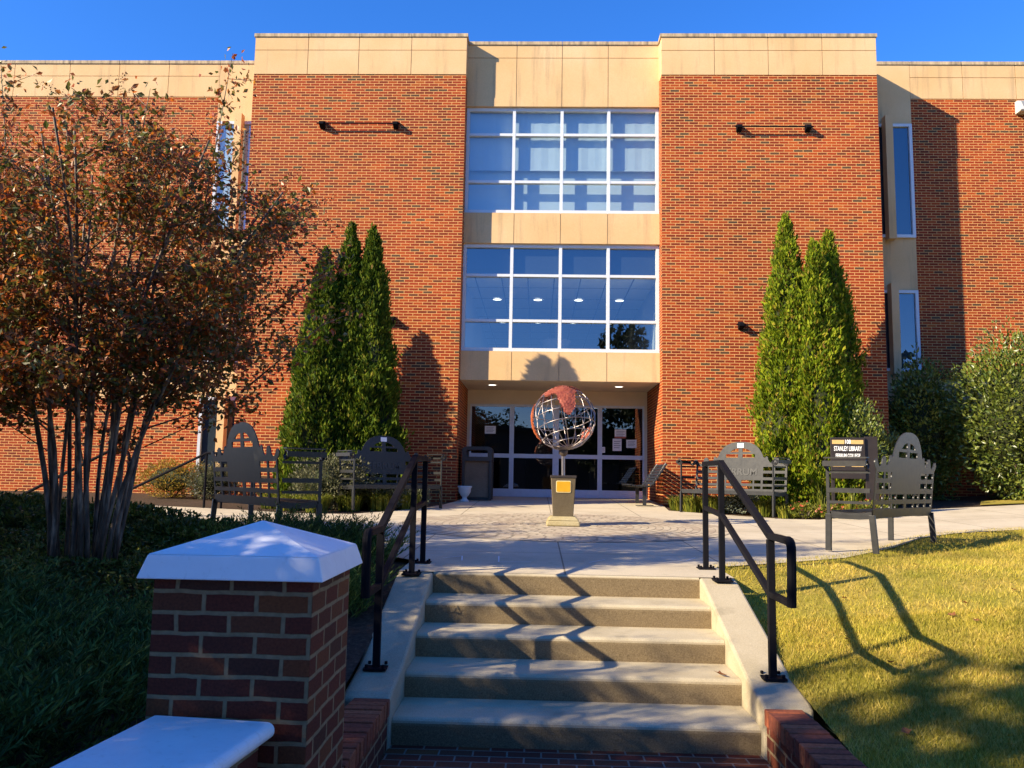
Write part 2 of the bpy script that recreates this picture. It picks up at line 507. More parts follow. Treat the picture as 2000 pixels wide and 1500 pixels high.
MATS['shade_lamp'] = m_plain('pendant_shade', (0.6, 0.5, 0.45), 0.5)

def m_emit(name, col, s):
    t = NT(name); e = t.n('Emission'); e.inputs[0].default_value = (*col, 1); e.inputs[1].default_value = s
    t.l(e.outputs[0], t.out.inputs[0]); return t.m
MATS['lamp'] = m_emit('downlight_glow', (1.0, 0.93, 0.8), 2.2)

def m_glass(name, tint, f0, gcol=(1, 1, 1)):
    t = NT(name)
    lw = t.n('LayerWeight', Blend=0.5)
    pw = t.n('Math', operation='POWER'); t.l(lw.outputs['Facing'], pw.inputs[0]); pw.inputs[1].default_value = 5
    fr = t.n('Math', operation='MULTIPLY_ADD'); t.l(pw.outputs[0], fr.inputs[0]); fr.inputs[1].default_value = 1 - f0; fr.inputs[2].default_value = f0
    tr = t.n('BsdfTransparent'); tr.inputs[0].default_value = (*tint, 1)
    gl = t.n('BsdfGlossy'); gl.inputs['Roughness'].default_value = 0.0; gl.inputs[0].default_value = (*gcol, 1)
    ob = t.coord('Object')
    nz = t.noise(ob, 0.9, 1)
    bp = t.bump(nz, 0.12, 0.02); t.l(bp, gl.inputs['Normal'])
    mx = t.n('MixShader'); t.l(fr.outputs[0], mx.inputs[0]); t.l(tr.outputs[0], mx.inputs[1]); t.l(gl.outputs[0], mx.inputs[2])
    t.l(mx.outputs[0], t.out.inputs[0]); return t.m
MATS['glass'] = m_glass('reflective_window_glass', (0.66, 0.76, 0.80), 0.17, gcol=(0.85, 0.93, 1.0))
MATS['door_glass'] = m_glass('door_glass', (0.45, 0.48, 0.5), 0.085)

def m_leaf(name, stops, rough=0.5, trans=0.3, spec=0.4, nscale=0):
    t = NT(name); g = t.n('NewGeometry')
    col = t.ramp(g.outputs['Random Per Island'], stops)
    if nscale:
        nz = t.noise(t.coord('Object'), nscale, 3)
        col = t.mix(1.0, col, t.ramp(nz, [(0.3, (0.6, 0.62, 0.6)), (0.7, (1.35, 1.3, 1.1))]), 'MULTIPLY')
    p = t.pbr(col, rough, spec=spec)
    tl = t.n('BsdfTranslucent'); t.l(col, tl.inputs[0])
    mx = t.n('MixShader'); mx.inputs[0].default_value = trans
    t.l(p.outputs[0], mx.inputs[1]); t.l(tl.outputs[0], mx.inputs[2]); t.l(mx.outputs[0], t.out.inputs[0])
    return t.m
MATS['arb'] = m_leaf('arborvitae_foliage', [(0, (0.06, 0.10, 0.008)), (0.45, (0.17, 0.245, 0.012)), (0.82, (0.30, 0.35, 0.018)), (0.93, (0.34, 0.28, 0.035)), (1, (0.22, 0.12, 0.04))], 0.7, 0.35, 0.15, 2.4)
MATS['arb_shaded'] = m_leaf('shaded_arborvitae_foliage', [(0, (0.03, 0.06, 0.008)), (0.5, (0.075, 0.125, 0.010)), (0.85, (0.15, 0.20, 0.014)), (1, (0.20, 0.18, 0.03))], 0.7, 0.3, 0.12, 2.0)  # arborvitae palette darkened: the left clump's shade is put into its colour
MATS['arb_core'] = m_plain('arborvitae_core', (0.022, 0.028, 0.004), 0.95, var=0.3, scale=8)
MATS['holly'] = m_leaf('holly_leaf', [(0, (0.04, 0.075, 0.012)), (0.5, (0.12, 0.16, 0.02)), (1, (0.20, 0.22, 0.04))], 0.4, 0.15, 0.6, 1.2)
MATS['crepe'] = m_leaf('crepe_myrtle_leaf', [(0, (0.07, 0.09, 0.018)), (0.35, (0.16, 0.15, 0.03)), (0.55, (0.29, 0.125, 0.04)), (0.85, (0.40, 0.10, 0.03)), (0.94, (0.62, 0.15, 0.016)), (1, (0.66, 0.30, 0.04))], 0.40, 0.42, 0.5)
MATS['seed'] = m_leaf('crepe_seed_head', [(0, (0.09, 0.045, 0.026)), (1, (0.24, 0.12, 0.07))], 0.8, 0.0, 0.2)
MATS['juniper'] = m_leaf('juniper_spray', [(0, (0.03, 0.065, 0.014)), (0.6, (0.08, 0.14, 0.028)), (1, (0.20, 0.26, 0.06))], 0.6, 0.2, 0.2, 0.9)
MATS['hedge'] = m_leaf('hedge_leaf', [(0, (0.035, 0.06, 0.010)), (0.6, (0.09, 0.13, 0.018)), (1, (0.20, 0.22, 0.04))], 0.5, 0.2, 0.3, 1.0)
def patchy(m):
    t = m.node_tree; p = next(n for n in t.nodes if n.type == 'BSDF_PRINCIPLED')
    src = p.inputs['Base Color'].links[0].from_socket
    tc = t.nodes.new('ShaderNodeTexCoord'); nz = t.nodes.new('ShaderNodeTexNoise'); nz.inputs['Scale'].default_value = 1.7; nz.inputs['Detail'].default_value = 5; nz.inputs['Roughness'].default_value = 0.7
    t.links.new(tc.outputs['Object'], nz.inputs['Vector'])
    r = t.nodes.new('ShaderNodeValToRGB'); cr = r.color_ramp
    cr.elements[0].position = 0.36; cr.elements[0].color = (0.78, 0.88, 0.58, 1); cr.elements[1].position = 0.64; cr.elements[1].color = (1.06, 1.04, 0.98, 1)
    t.links.new(nz.outputs[0], r.inputs[0])
    mx = t.nodes.new('ShaderNodeMix'); mx.data_type = 'RGBA'; mx.blend_type = 'MULTIPLY'; mx.inputs[0].default_value = 1
    t.links.new(src, mx.inputs[6]); t.links.new(r.outputs[0], mx.inputs[7])
    for l in list(t.links):
        if l.from_socket == src and l.to_node != mx: t.links.new(mx.outputs[2], l.to_socket)
    return m
MATS['grass'] = m_leaf('grass_blade', [(0, (0.19, 0.19, 0.025)), (0.35, (0.40, 0.33, 0.055)), (0.7, (0.62, 0.47, 0.11)), (1, (0.72, 0.54, 0.20))], 0.6, 0.3, 0.15, 1.1)
MATS['liriope'] = m_leaf('border_grass_blade', [(0, (0.08, 0.11, 0.015)), (0.6, (0.18, 0.20, 0.02)), (1, (0.34, 0.30, 0.04))], 0.5, 0.3, 0.3)
MATS['lavender'] = m_leaf('grey_green_leaf', [(0, (0.13, 0.15, 0.10)), (0.6, (0.24, 0.27, 0.19)), (1, (0.36, 0.38, 0.28))], 0.7, 0.2, 0.2)
MATS['yellow_shrub'] = m_leaf('yellow_shrub_leaf', [(0, (0.18, 0.13, 0.02)), (0.5, (0.34, 0.25, 0.02)), (1, (0.42, 0.2, 0.06))], 0.6, 0.3, 0.2)
MATS['olive_shrub'] = m_leaf('olive_shrub_leaf', [(0, (0.06, 0.07, 0.03)), (0.6, (0.14, 0.14, 0.07)), (1, (0.24, 0.22, 0.13))], 0.6, 0.25, 0.2)
MATS['red_flower'] = m_leaf('coral_petal', [(0, (0.35, 0.05, 0.03)), (0.6, (0.5, 0.12, 0.06)), (1, (0.55, 0.25, 0.18))], 0.6, 0.3, 0.2)
MATS['dead_leaf'] = m_leaf('dry_brown_leaf', [(0, (0.16, 0.06, 0.02)), (1, (0.28, 0.12, 0.05))], 0.7, 0.2, 0.2)
MATS['far_tree'] = m_leaf('far_tree_leaf', [(0, (0.015, 0.03, 0.01)), (1, (0.05, 0.07, 0.02))], 0.6, 0.15, 0.2)

def m_bark():
    t = NT('crepe_bark'); ob = t.coord('Object')
    n = t.noise(t.map(ob, (14, 14, 2.2)), 1.6, 5, 0.6)
    col = t.ramp(n, [(0.3, (0.03, 0.02, 0.014)), (0.5, (0.10, 0.072, 0.05)), (0.68, (0.34, 0.265, 0.19))])
    t.pbr(col, 0.6, normal=t.bump(n, 0.3, 0.004), spec=0.3); return t.m
MATS['bark'] = m_bark()
def m_ground(name, stops, scale, bump=0.5):
    t = NT(name); ob = t.coord('Object')
    n = t.noise(ob, scale, 6, 0.7); n2 = t.noise(ob, 0.7, 3)
    col = t.ramp(n, stops)
    col = t.mix(1.0, col, t.ramp(n2, [(0.3, (0.8, 0.85, 0.75)), (0.7, (1.15, 1.1, 1.1))]), 'MULTIPLY')
    t.pbr(col, 0.95, normal=t.bump(n, bump, 0.02), spec=0.1); return t.m
MATS['mulch'] = m_ground('mulch', [(0.3, (0.03, 0.02, 0.014)), (0.55, (0.075, 0.05, 0.035)), (0.75, (0.14, 0.10, 0.07))], 26)
MATS['turf'] = m_ground('turf', [(0.3, (0.20, 0.15, 0.035)), (0.55, (0.38, 0.29, 0.07)), (0.75, (0.52, 0.39, 0.12))], 40)
MATS['earth'] = m_ground('earth', [(0.3, (0.06, 0.07, 0.03)), (0.7, (0.12, 0.12, 0.05))], 8)

def m_copper():
    t = NT('hammered_copper'); ob = t.coord('Object')
    v = t.n('TexVoronoi', Scale=26.0); t.l(ob, v.inputs['Vector'])
    n = t.noise(ob, 9, 5)
    col = t.ramp(n, [(0.3, (0.22, 0.045, 0.025)), (0.6, (0.34, 0.085, 0.045)), (0.8, (0.42, 0.14, 0.07))])
    t.pbr(col, 0.42, 0.25, normal=t.bump(v.outputs['Distance'], 0.8, 0.012)); return t.m
MATS['copper'] = m_copper()
MATS['orange_copper'] = m_plain('bright_copper', (0.42, 0.10, 0.03), 0.45, 0.2)

# ------------------------------------------------------------------ site levels
S = 0.02666
def base(x, y):
    return S * (y + 10.69) + 0.05 * max(0.0, x - 4.0)
LAWN_EDGE = np.array([(1.42, -9.95), (2.2, -9.5), (2.95, -9.0), (3.9, -7.9), (4.7, -6.9), (5.3, -6.5), (6.6, -6.2), (9, -5.4), (15, -3.9), (20, -3)])
def lawn_z(x, y):
    x = np.asarray(x, float); y = np.asarray(y, float)
    pl = -0.258 + 0.075 * (x - 2) + 0.125 * (y + 11)
    b = S * (y + 10.69) + 0.05 * np.maximum(0.0, x - 4.0) - 0.012
    d = np.full(np.broadcast(x, y).shape, 1e9)
    for (ax, ay), (bx, by) in zip(LAWN_EDGE, LAWN_EDGE[1:]):
        t = np.clip(((x - ax) * (bx - ax) + (y - ay) * (by - ay)) / ((bx - ax) ** 2 + (by - ay) ** 2), 0, 1)
        d = np.minimum(d, np.hypot(x - ax - t * (bx - ax), y - ay - t * (by - ay)))
    w = np.clip(1 - d / 1.1, 0, 1); w = w * w * (3 - 2 * w)
    w = np.where(y > -5, 1.0, w)
    z = np.minimum(pl, b) * (1 - w) + b * w
    return z if z.ndim else float(z)
def bed_z(x, y):
    b = base(x, y) - 0.02
    if y < -9.2:
        t = min(1, (-9.2 - y) / 4.5)
        b -= 0.46 * t * t * (3 - 2 * t) * (1 - 0.35 * min(1, max(0, (-2.2 - x) / 2.5)))
    return b
PATH_Z = -0.83

sheet('ground', [(-160, -160), (160, -160), (160, 120), (-160, 120)], lambda x, y: -1.05, MATS['earth'], step=60)
plaza_poly = [(-1.42, -10.66), (-1.42, -9.9), (-2.07, -9.33), (-2.75, -9.04), (-3.6, -8.45), (-4.1, -7.6), (-4.6, -6.75), (-5.4, -6.35), (-7.2, -6.2),
              (-7.2, -3.1), (-5.4, -3.7), (-4.3, -4.3), (-3.3, -4.25), (-2.75, -3.3), (-2.35, -2.2), (-2.12, -1.2), (-2.0, -0.02), (-2.0, 2.43), (2.43, 2.43), (2.43, -0.02), (2.28, -1.8),
              (3.0, -2.6), (3.9, -3.4), (4.45, -3.8), (6.5, -2.45), (9, -1.9), (15, -1.3), (15, -3.9), (9, -5.4), (6.6, -6.2), (5.3, -6.5), (4.7, -6.9), (3.9, -7.9), (2.95, -9.0), (2.2, -9.5), (1.42, -9.95), (1.42, -10.66)]
sheet('plaza', plaza_poly, lambda x, y: base(x, y), MATS['plaza'], step=0.9, xs=(4.0,))
sheet('planting_bed', [(-17, -6), (-1.40, -6), (-1.40, -20), (-17, -20)], lambda x, y: bed_z(x, y), MATS['mulch'], step=0.5)
sheet('planting_bed', [(-17, 2.4), (-17, -5.98), (-1.2, -5.98), (-1.2, -3.2), (2.6, -2.3), (4, -4.3), (17, -4.3), (17, 2.4)], lambda x, y: base(x, y) - 0.02, MATS['mulch'], step=1.0, xs=(4.0,))
lawn_poly = [(1.40, -20), (17, -20), (17, -3.6), (9, -5.2), (6.6, -6.0), (5.3, -6.3), (4.7, -6.7), (3.9, -7.7), (2.95, -8.8), (2.2, -9.3), (1.40, -9.8)]
sheet('lawn', lawn_poly, lawn_z, MATS['turf'], step=0.25, xs=(4.0,))
sheet('lawn', [(8.2, -1.7), (17, -0.9), (17, 0.3), (8.8, -0.6)], lambda x, y: base(x, y) + 0.004, MATS['turf'], step=1.0)
sheet('brick_path', [(-1.13, -24), (1.13, -24), (1.13, -12.5), (-1.13, -12.5)], lambda x, y: PATH_Z, MATS['brick_path'], step=3)

# ring paving around the globe
GC = (0.13, -5.65)
mb = MB()
r = 0.42
ring = 0
while r < 2.35:
    n = int(2 * math.pi * r / 0.205)
    off = rng.random() * 6
    for k in range(n):
        a0 = off + 2 * math.pi * (k + 0.06) / n; a1 = off + 2 * math.pi * (k + 0.94) / n
        pts = []
        for (rr, a) in ((r, a0), (r, a1), (r + 0.090, a1), (r + 0.090, a0)):
            x, y = GC[0] + rr * math.cos(a), GC[1] + rr * math.sin(a)
            pts.append((x, y, base(x, y) + 0.006))
        mb.poly(pts)
    r += 0.103; ring += 1
tag(mb.build('ring_paving', MATS['paver']), kind='structure')
mb = MB()
for k in range(72):
    a0, a1 = 2 * math.pi * k / 72, 2 * math.pi * (k + 1) / 72
    mb.poly([(GC[0] + q * math.cos(a), GC[1] + q * math.sin(a), base(GC[0] + q * math.cos(a), GC[1] + q * math.sin(a)) + 0.0025) for q, a in ((0.40, a0), (2.38, a0), (2.38, a1), (0.40, a1))])
tag(mb.build('ring_joint_sand', MATS['joint']), kind='structure')

# chalk drawings on the plaza
def chalk(pts):
    m = MB()
    for (a, b) in zip(pts, pts[1:]):
        d = Vector((b[0] - a[0], b[1] - a[1])); nrm = Vector((-d.y, d.x)).normalized() * 0.006
        m.poly([(a[0] + nrm.x, a[1] + nrm.y, base(*a) + 0.004), (b[0] + nrm.x, b[1] + nrm.y, base(*b) + 0.004),
                (b[0] - nrm.x, b[1] - nrm.y, base(*b) + 0.004), (a[0] - nrm.x, a[1] - nrm.y, base(*a) + 0.004)])
    tag(m.build('chalk_drawing', MATS['chalk']), kind='structure')
chalk([(-1.15, -9.75), (-0.98, -9.55), (-0.95, -9.9)])
chalk([(-0.62, -9.5), (-0.60, -9.95), (-0.3, -9.9)])
chalk([(0.25, -9.85), (0.42, -9.6)])
chalk([(1.0, -9.35), (1.2, -9.6), (1.35, -9.3)])

# ------------------------------------------------------------------ concrete stair
HW = 1.12
st = thing('concrete_steps', 'flight of five worn concrete steps with sloping side walls up to the plaza', 'steps')
Ys = [-10.69, -11.15, -11.615, -12.085, -12.555]
Zs = [0.0, -0.17, -0.335, -0.50, -0.665]
for k in range(5):
    y0 = Ys[k]; z1 = Zs[k]
    y1 = (Ys[k - 1] + 0.02) if k else -10.66 + 0.0
    if k == 0: y1 = -10.30
    zb = PATH_Z - 0.05
    prof = [(y1, zb), (y1, z1 if k else z1 - 0.004)]
    R = 0.045
    if k == 0: prof[-1] = (-10.6625, z1); prof[0] = (-10.6625, zb); R = 0.026
    for a in range(0, 91, 18):
        prof.append((y0 + R - R * math.sin(rad(a)), z1 - R + R * math.cos(rad(a))))
    prof.append((y0 + 0.018, zb))
    MB().prism(prof, 'x', -HW, HW).build('step', MATS['step'], st)
ck = [(-10.30, -0.85), (-10.662, -0.85), (-10.662, -0.002)]
prof = [(-10.662, -0.9), (-10.662, 0.001), (-10.82, -0.03), (-12.2, -0.455), (-12.55, -0.515), (-12.62, -0.54), (-12.62, -0.9)]
for s in (-1, 1):
    a, b = (HW + 0.002, 1.42) if s > 0 else (-1.42, -HW - 0.002)
    MB().prism(prof, 'x', a, b).build('side_wall', MATS['concrete'], st, bevel=0.018)

# low brick walls beside the path
def low_wall(s, y0, y1, label):
    t = thing('low_brick_wall', label, 'wall', (s * 1.235, (y0 + y1) / 2, PATH_Z), group='low walls beside the brick path')
    L = (y1 - y0) / 2
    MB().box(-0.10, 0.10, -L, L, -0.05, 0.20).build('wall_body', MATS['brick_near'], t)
    n = int(2 * L / 0.079)
    mb = MB()
    for k in range(n):
        yy = -L + k * 2 * L / n
        mb.box(-0.112 + random.uniform(-.003, .003), 0.112 + random.uniform(-.003, .003), yy + 0.005, yy + 2 * L / n - 0.005, 0.2, 0.298 + random.uniform(-.004, .003))
    mb.build('rowlock_cap', MATS['cap_brick'], t, bevel=0.006)
    MB().box(-0.105, 0.105, -L, L, 0.2, 0.288).build('cap_mortar', MATS['mortar'], t)
def m_capbrick():
    t = NT('rowlock_cap_brick'); g = t.n('NewGeometry')
    col = t.ramp(g.outputs['Random Per Island'], [(0, (0.15, 0.045, 0.03)), (0.5, (0.26, 0.07, 0.032)), (1, (0.34, 0.11, 0.05))])
    fine = t.noise(t.coord('Object'), 45, 4)
    col = t.mix(1.0, col, t.ramp(fine, [(0.3, (0.65, 0.65, 0.65)), (0.7, (1.2, 1.2, 1.2))]), 'MULTIPLY')
    t.pbr(col, 0.85, normal=t.bump(fine, 0.4, 0.006), spec=0.25); return t.m
MATS['cap_brick'] = m_capbrick()
MATS['mortar'] = m_concrete('mortar', (0.3, 0.23, 0.15), (0.38, 0.3, 0.2), (0.42, 0.34, 0.24))
low_wall(1, -17.5, -12.625, 'low brick wall with rowlock cap between the brick path and the lawn')
low_wall(-1, -13.80, -12.625, 'low brick wall with rowlock cap between the steps and the white capped pillar')

# pillar with white cap
pl = thing('brick_pillar', 'square brick pillar with a white pyramid cap, beside the path', 'pillar', (-1.42, -14.235, PATH_Z))
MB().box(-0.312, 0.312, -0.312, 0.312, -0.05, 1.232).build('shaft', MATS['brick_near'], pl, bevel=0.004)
cp = MB()
b0, b1, b2 = 0.385, 0.35, 0.325
def sq(h, z): return [(-h, -h, z), (h, -h, z), (h, h, z), (-h, h, z)]
cp.frustum(sq(0.362, 1.228), sq(0.334, 1.318))
cp.frustum(sq(0.334, 1.3185), sq(0.004, 1.436))
cp.build('pyramid_cap', MATS['white_paint'], pl, bevel=0.006)

# coped wall running from the pillar towards the camera
cw = thing('coped_brick_wall', 'brick wall with a smooth white rounded coping in the near left corner', 'wall', (-1.612, -16.19, PATH_Z), rad(-6))
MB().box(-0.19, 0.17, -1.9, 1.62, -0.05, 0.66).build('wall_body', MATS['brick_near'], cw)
prof = []
for (cx, s) in ((0.205, 1), (-0.235, -1)):
    for a in range(-90, 91, 18) if s > 0 else range(90, 271, 18):
        prof.append((cx + 0.03 * math.cos(rad(a)), 0.69 + 0.03 * math.sin(rad(a))))
MB().prism(prof, 'y', -1.9, 1.612).build('coping', MATS['white_paint'], cw, smooth=False, bevel=0.004)

# ------------------------------------------------------------------ handrails
def handrail(s, label):
    X = 1.295 * s
    t = thing('handrail', label, 'handrail', (X, -11.3, -0.2), group='black handrails of the steps')
    L = lambda y, z: (0, y + 11.3, z + 0.2)
    w = 0.046
    def post(y, zb, zt):
        p = MB().bar(L(y, zb), L(y, zt), w, w, upv=(0, 1, 0)).build('post', MATS['black_metal'], t, bevel=0.003)
        pm = MB()
        yy, zz = y + 11.3, zb + 0.2
        pm.box(-0.075, 0.075, yy - 0.075, yy + 0.075, zz - 0.003, zz + 0.012)
        for (bx, by) in ((-.055, -.055), (.055, -.055), (.055, .055), (-.055, .055)):
            pm.lathe([(0.0, 0.034), (0.011, 0.034), (0.011, 0.012)], (bx, yy + by, zz), 8)
        pm.build('base_plate', MATS['black_metal'], p, bevel=0.002)
    post(-10.1, 0.014, 0.945); post(-10.76, -0.012, 0.945); post(-12.2, -0.455, 0.432)
    m = MB()
    m.bar(L(-10.075, 0.967), L(-10.77, 0.967), 0.05, 0.04)
    m.bar(L(-10.765, 0.962), L(-12.215, 0.452), 0.05, 0.04)
    m.bar(L(-12.2, 0.455), L(-12.60, 0.452), 0.05, 0.04)
    m.build('top_rail', MATS['black_metal'], t, bevel=0.004)
    m = MB()
    m.bar(L(-10.12, 0.565), L(-10.74, 0.53), 0.04, 0.04)
    m.bar(L(-10.77, 0.53), L(-12.19, 0.075), 0.04, 0.04)
    m.bar(L(-12.215, 0.078), L(-12.615, 0.078), 0.04, 0.04)
    m.build('middle_rail', MATS['black_metal'], t, bevel=0.004)
    m = MB()
    arc = [L(-12.58, 0.452)] + [L(-12.60 - 0.05 * math.sin(rad(a)), 0.402 + 0.05 * math.cos(rad(a))) for a in range(0, 91, 15)] + [L(-12.645, 0.25), L(-12.635, 0.06)]
    m.tube(arc, 0.029, 10)
    m.build('end_loop', MATS['black_metal'], t)
handrail(1, 'black steel handrail with a looped end on the lawn side of the steps')
handrail(-1, 'black steel handrail with a looped end on the juniper side of the steps')

# ------------------------------------------------------------------ library building
TX = [-6.909, -2.007, 2.436, 7.2546]
ZT, ZB = 10.93, 9.95
D1, DW = 0.34, 1.25
lib = thing('library_building', 'three storey red brick library with cream stone bands and a recessed glass entrance', 'building', (0, 0, 0))

def stone_band(mb, edges, y, z0, z1, zj=None, depth=0.25, gap=0.007, copz=None):
    """row of cast stone panels with open joints; the face is at y"""
    lv = [z0] + ([zj] if zj else []) + [z1]
    for a, b in zip(edges, edges[1:]):
        for c, d in zip(lv, lv[1:]):
            mb.box(a + (gap if a != edges[0] else 0), b - (gap if b != edges[-1] else 0), y, y + depth, c + (gap if c != z0 else 0), d - (gap if d != z1 else 0))
    mb.box(edges[0] + 0.01, edges[-1] - 0.01, y + 0.02, y + depth - 0.01, z0 + 0.005, z1 - 0.005, 1)

def tower(x0, x1, edges):
    w = MB().box(x0, x1, 0, 12, -1.0, ZB).build('brick_tower', MATS['brick'], lib)
    m = MB()
    stone_band(m, edges, -0.012, ZB + 0.001, ZT - 0.085, 10.53, 0.3)
    for (xa, xb) in ((x0 - 0.012, x0 + 0.3), (x1 - 0.3, x1 + 0.012)):
        m.box(xa, xb, 0.289, 12, ZB + 0.001, ZT - 0.085)
    m.build('stone_parapet', [MATS['stone'], MATS['coping']], w)
    c = MB()
    for a, b in zip(edges, edges[1:]):
        c.box(a - (0.03 if a == edges[0] else -0.004), b + (0.03 if b == edges[-1] else -0.004), -0.035, 0.35, ZT - 0.083, ZT)
    c.box(x0 - 0.03, x0 + 0.35, 0.351, 12, ZT - 0.083, ZT); c.box(x1 - 0.35, x1 + 0.03, 0.351, 12, ZT - 0.083, ZT)
    c.build('coping', MATS['coping'], w, bevel=0.006)
tower(TX[0], TX[1], [TX[0], -5.67, -4.49, -3.275, TX[1]])
tower(TX[2], TX[3], [TX[2], 3.63, 4.84, 6.05, TX[3]])

# central stone spandrels
CX = [TX[1] + 0.003, -0.861, 0.195, 1.26, TX[2] - 0.003]
def spandrel(z0, z1, name, zj=None):
    m = MB(); stone_band(m, CX, D1, z0, z1, zj, 0.5)
    return m.build(name, [MATS['stone'], MATS['coping']], lib)
sp = spandrel(9.35, ZT - 0.085, 'stone_spandrel', 10.53)
c = MB()
for a, b in zip(CX, CX[1:]): c.box(a + 0.003, b - 0.003, D1 - 0.025, D1 + 0.5, ZT - 0.083, ZT - 0.001)
c.build('coping', MATS['coping'], sp, bevel=0.006)
spandrel(6.10, 6.81, 'stone_spandrel')
spandrel(2.965, 3.62, 'stone_spandrel')

def downlight(x, y, z, parent, r=0.09):
    rim = MB().lathe([(r + 0.03, 0), (r + 0.03, -0.012), (r, -0.012), (r, 0.0)], (x, y, z), 20).build('downlight', MATS['white_paint'], parent)
    n = 20
    MB().poly([(x + r * math.cos(2 * math.pi * k / n), y + r * math.sin(2 * math.pi * k / n), z - 0.006) for k in range(n)]).build('lens', MATS['lamp'], rim)

def big_window(z0, z1, rows, kind):
    y = D1 + 0.075
    x0, x1 = TX[1] + 0.004, TX[2] - 0.004
    cols = [-0.911 + 0.012, 0.201 + 0.006, 1.287]
    m = MB(); t = 0.07
    m.box(x0, x1, y, y + 0.11, z1 - 0.08, z1); m.box(x0, x1, y - 0.03, y + 0.11, z0, z0 + 0.08)
    m.box(x0, x0 + 0.07, y, y + 0.11, z0 + 0.08, z1 - 0.08); m.box(x1 - 0.07, x1, y, y + 0.11, z0 + 0.08, z1 - 0.08)
    xs = [x0 + 0.07] + cols + [x1 - 0.07]
    for cxx in cols: m.box(cxx - t / 2, cxx + t / 2, y - 0.004, y + 0.11, z0 + 0.08, z1 - 0.08)
    for rz in rows:
        for a, b in zip(xs, xs[1:]):
            m.box(a + (t / 2 if a in cols else 0), b - (t / 2 if b in cols else 0), y, y + 0.11, rz - 0.03, rz + 0.03)
    w = m.build('window', MATS['alu'], lib)
    g = MB()
    zs = [z0 + 0.08] + list(rows) + [z1 - 0.08]
    for a, b in zip(xs, xs[1:]):
        for c, d in zip(zs, zs[1:]):
            g.poly([(a, y + 0.07, c), (b, y + 0.07, c), (b, y + 0.07, d), (a, y + 0.07, d)])
    g.build('pane', MATS['glass'], w, recalc=False)
    return w, xs, y
uw, xs, wy = big_window(6.81, 9.35, [7.572, 8.70], 'upper')
m = MB()
for a, b in zip(xs, xs[1:]):
    pts = 14
    for k in range(pts):                                  # slightly rippled fabric
        xa = a - 0.02 + (b - a + 0.04) * k / pts; xb = a - 0.02 + (b - a + 0.04) * (k + 1) / pts
        ya = wy + 0.185 + 0.004 * math.sin(k * 1.7 + a * 3); yb = wy + 0.185 + 0.004 * math.sin((k + 1) * 1.7 + a * 3)
        m.poly([(xa, ya, 7.93), (xb, yb, 7.93), (xb, yb, 9.35), (xa, ya, 9.35)])
    m.box(a, b, wy + 0.18, wy + 0.2, 7.905, 7.93)
m.build('roller_blind', MATS['blind'], uw)
m = MB()
m.box(TX[1] + 0.01, TX[2] - 0.01, wy + 0.30, wy + 0.34, 6.7, 8.2)
m.build('inner_panel', MATS['blind'], uw)
MB().box(TX[1] + 0.005, TX[2] - 0.005, wy + 0.9, wy + 1.0, 6.4, 9.6).build('room_back', MATS['dark_room'], uw)

lw, xs2, wy2 = big_window(3.62, 6.10, [4.329, 5.372], 'lower')
rm = MB()
RX0, RX1, RYB = TX[1] + 0.004, TX[2] - 0.004, 11.0
rm.box(RX0, RX1, RYB, RYB + 0.1, 3.3, 5.55); rm.box(RX0 - 0.02, RX0, wy2 + 0.2, RYB, 3.3, 5.55); rm.box(RX1, RX1 + 0.02, wy2 + 0.2, RYB, 3.3, 5.55)
rm.box(RX0, RX1, wy2 + 0.45, RYB, 3.25, 3.3)
room = rm.build('reading_room', MATS['room_wall'], lw)
MB().box(RX0, RX1, wy2 + 0.25, RYB, 5.40, 5.45).build('ceiling', MATS['ceiling'], room)
gm = MB()
for x in np.arange(-1.75, 2.4, 0.61): gm.box(x - 0.014, x + 0.014, wy2 + 0.26, RYB - 0.01, 5.394, 5.3995)
for y in np.arange(wy2 + 1.3, RYB, 1.22): gm.box(RX0 + 0.01, RX1 - 0.01, y - 0.014, y + 0.014, 5.390, 5.3935)
gm.build('ceiling_grid', MATS['ceil_grid'], room)
MB().box(RX0, RX1, wy2 + 0.14, wy2 + 0.2, 5.40, 6.15).build('dark_panel', MATS['spandrel_dark'], lw)
for yy in (3.0, 6.1):
    for x in (-1.35, -0.3, 0.75, 1.8): downlight(x, yy, 5.388, room, 0.11)
pm = MB(); pm.lathe([(0.05, 0.02), (0.32, 0.18), (0.42, 0.36)], (0.2, 4.2, 4.15), 20); pm.tube([(0.2, 4.2, 4.2), (0.2, 4.2, 5.39)], 0.012, 6)
pm.build('pendant_lamp', MATS['shade_lamp'], room, smooth=True)

# portico
DY = 2.45
sf = MB().box(TX[1] + 0.003, TX[2] - 0.003, D1 + 0.503, DY + 0.1, 2.965, 3.0).build('portico_soffit', MATS['soffit'], lib)
MB().box(TX[1] + 0.003, TX[2] - 0.003, D1 + 0.01, D1 + 0.499, 2.962, 2.9645).build('soffit_edge', MATS['soffit'], sf)
downlight(-1.33, 1.25, 2.964, sf); downlight(1.62, 1.25, 2.964, sf)
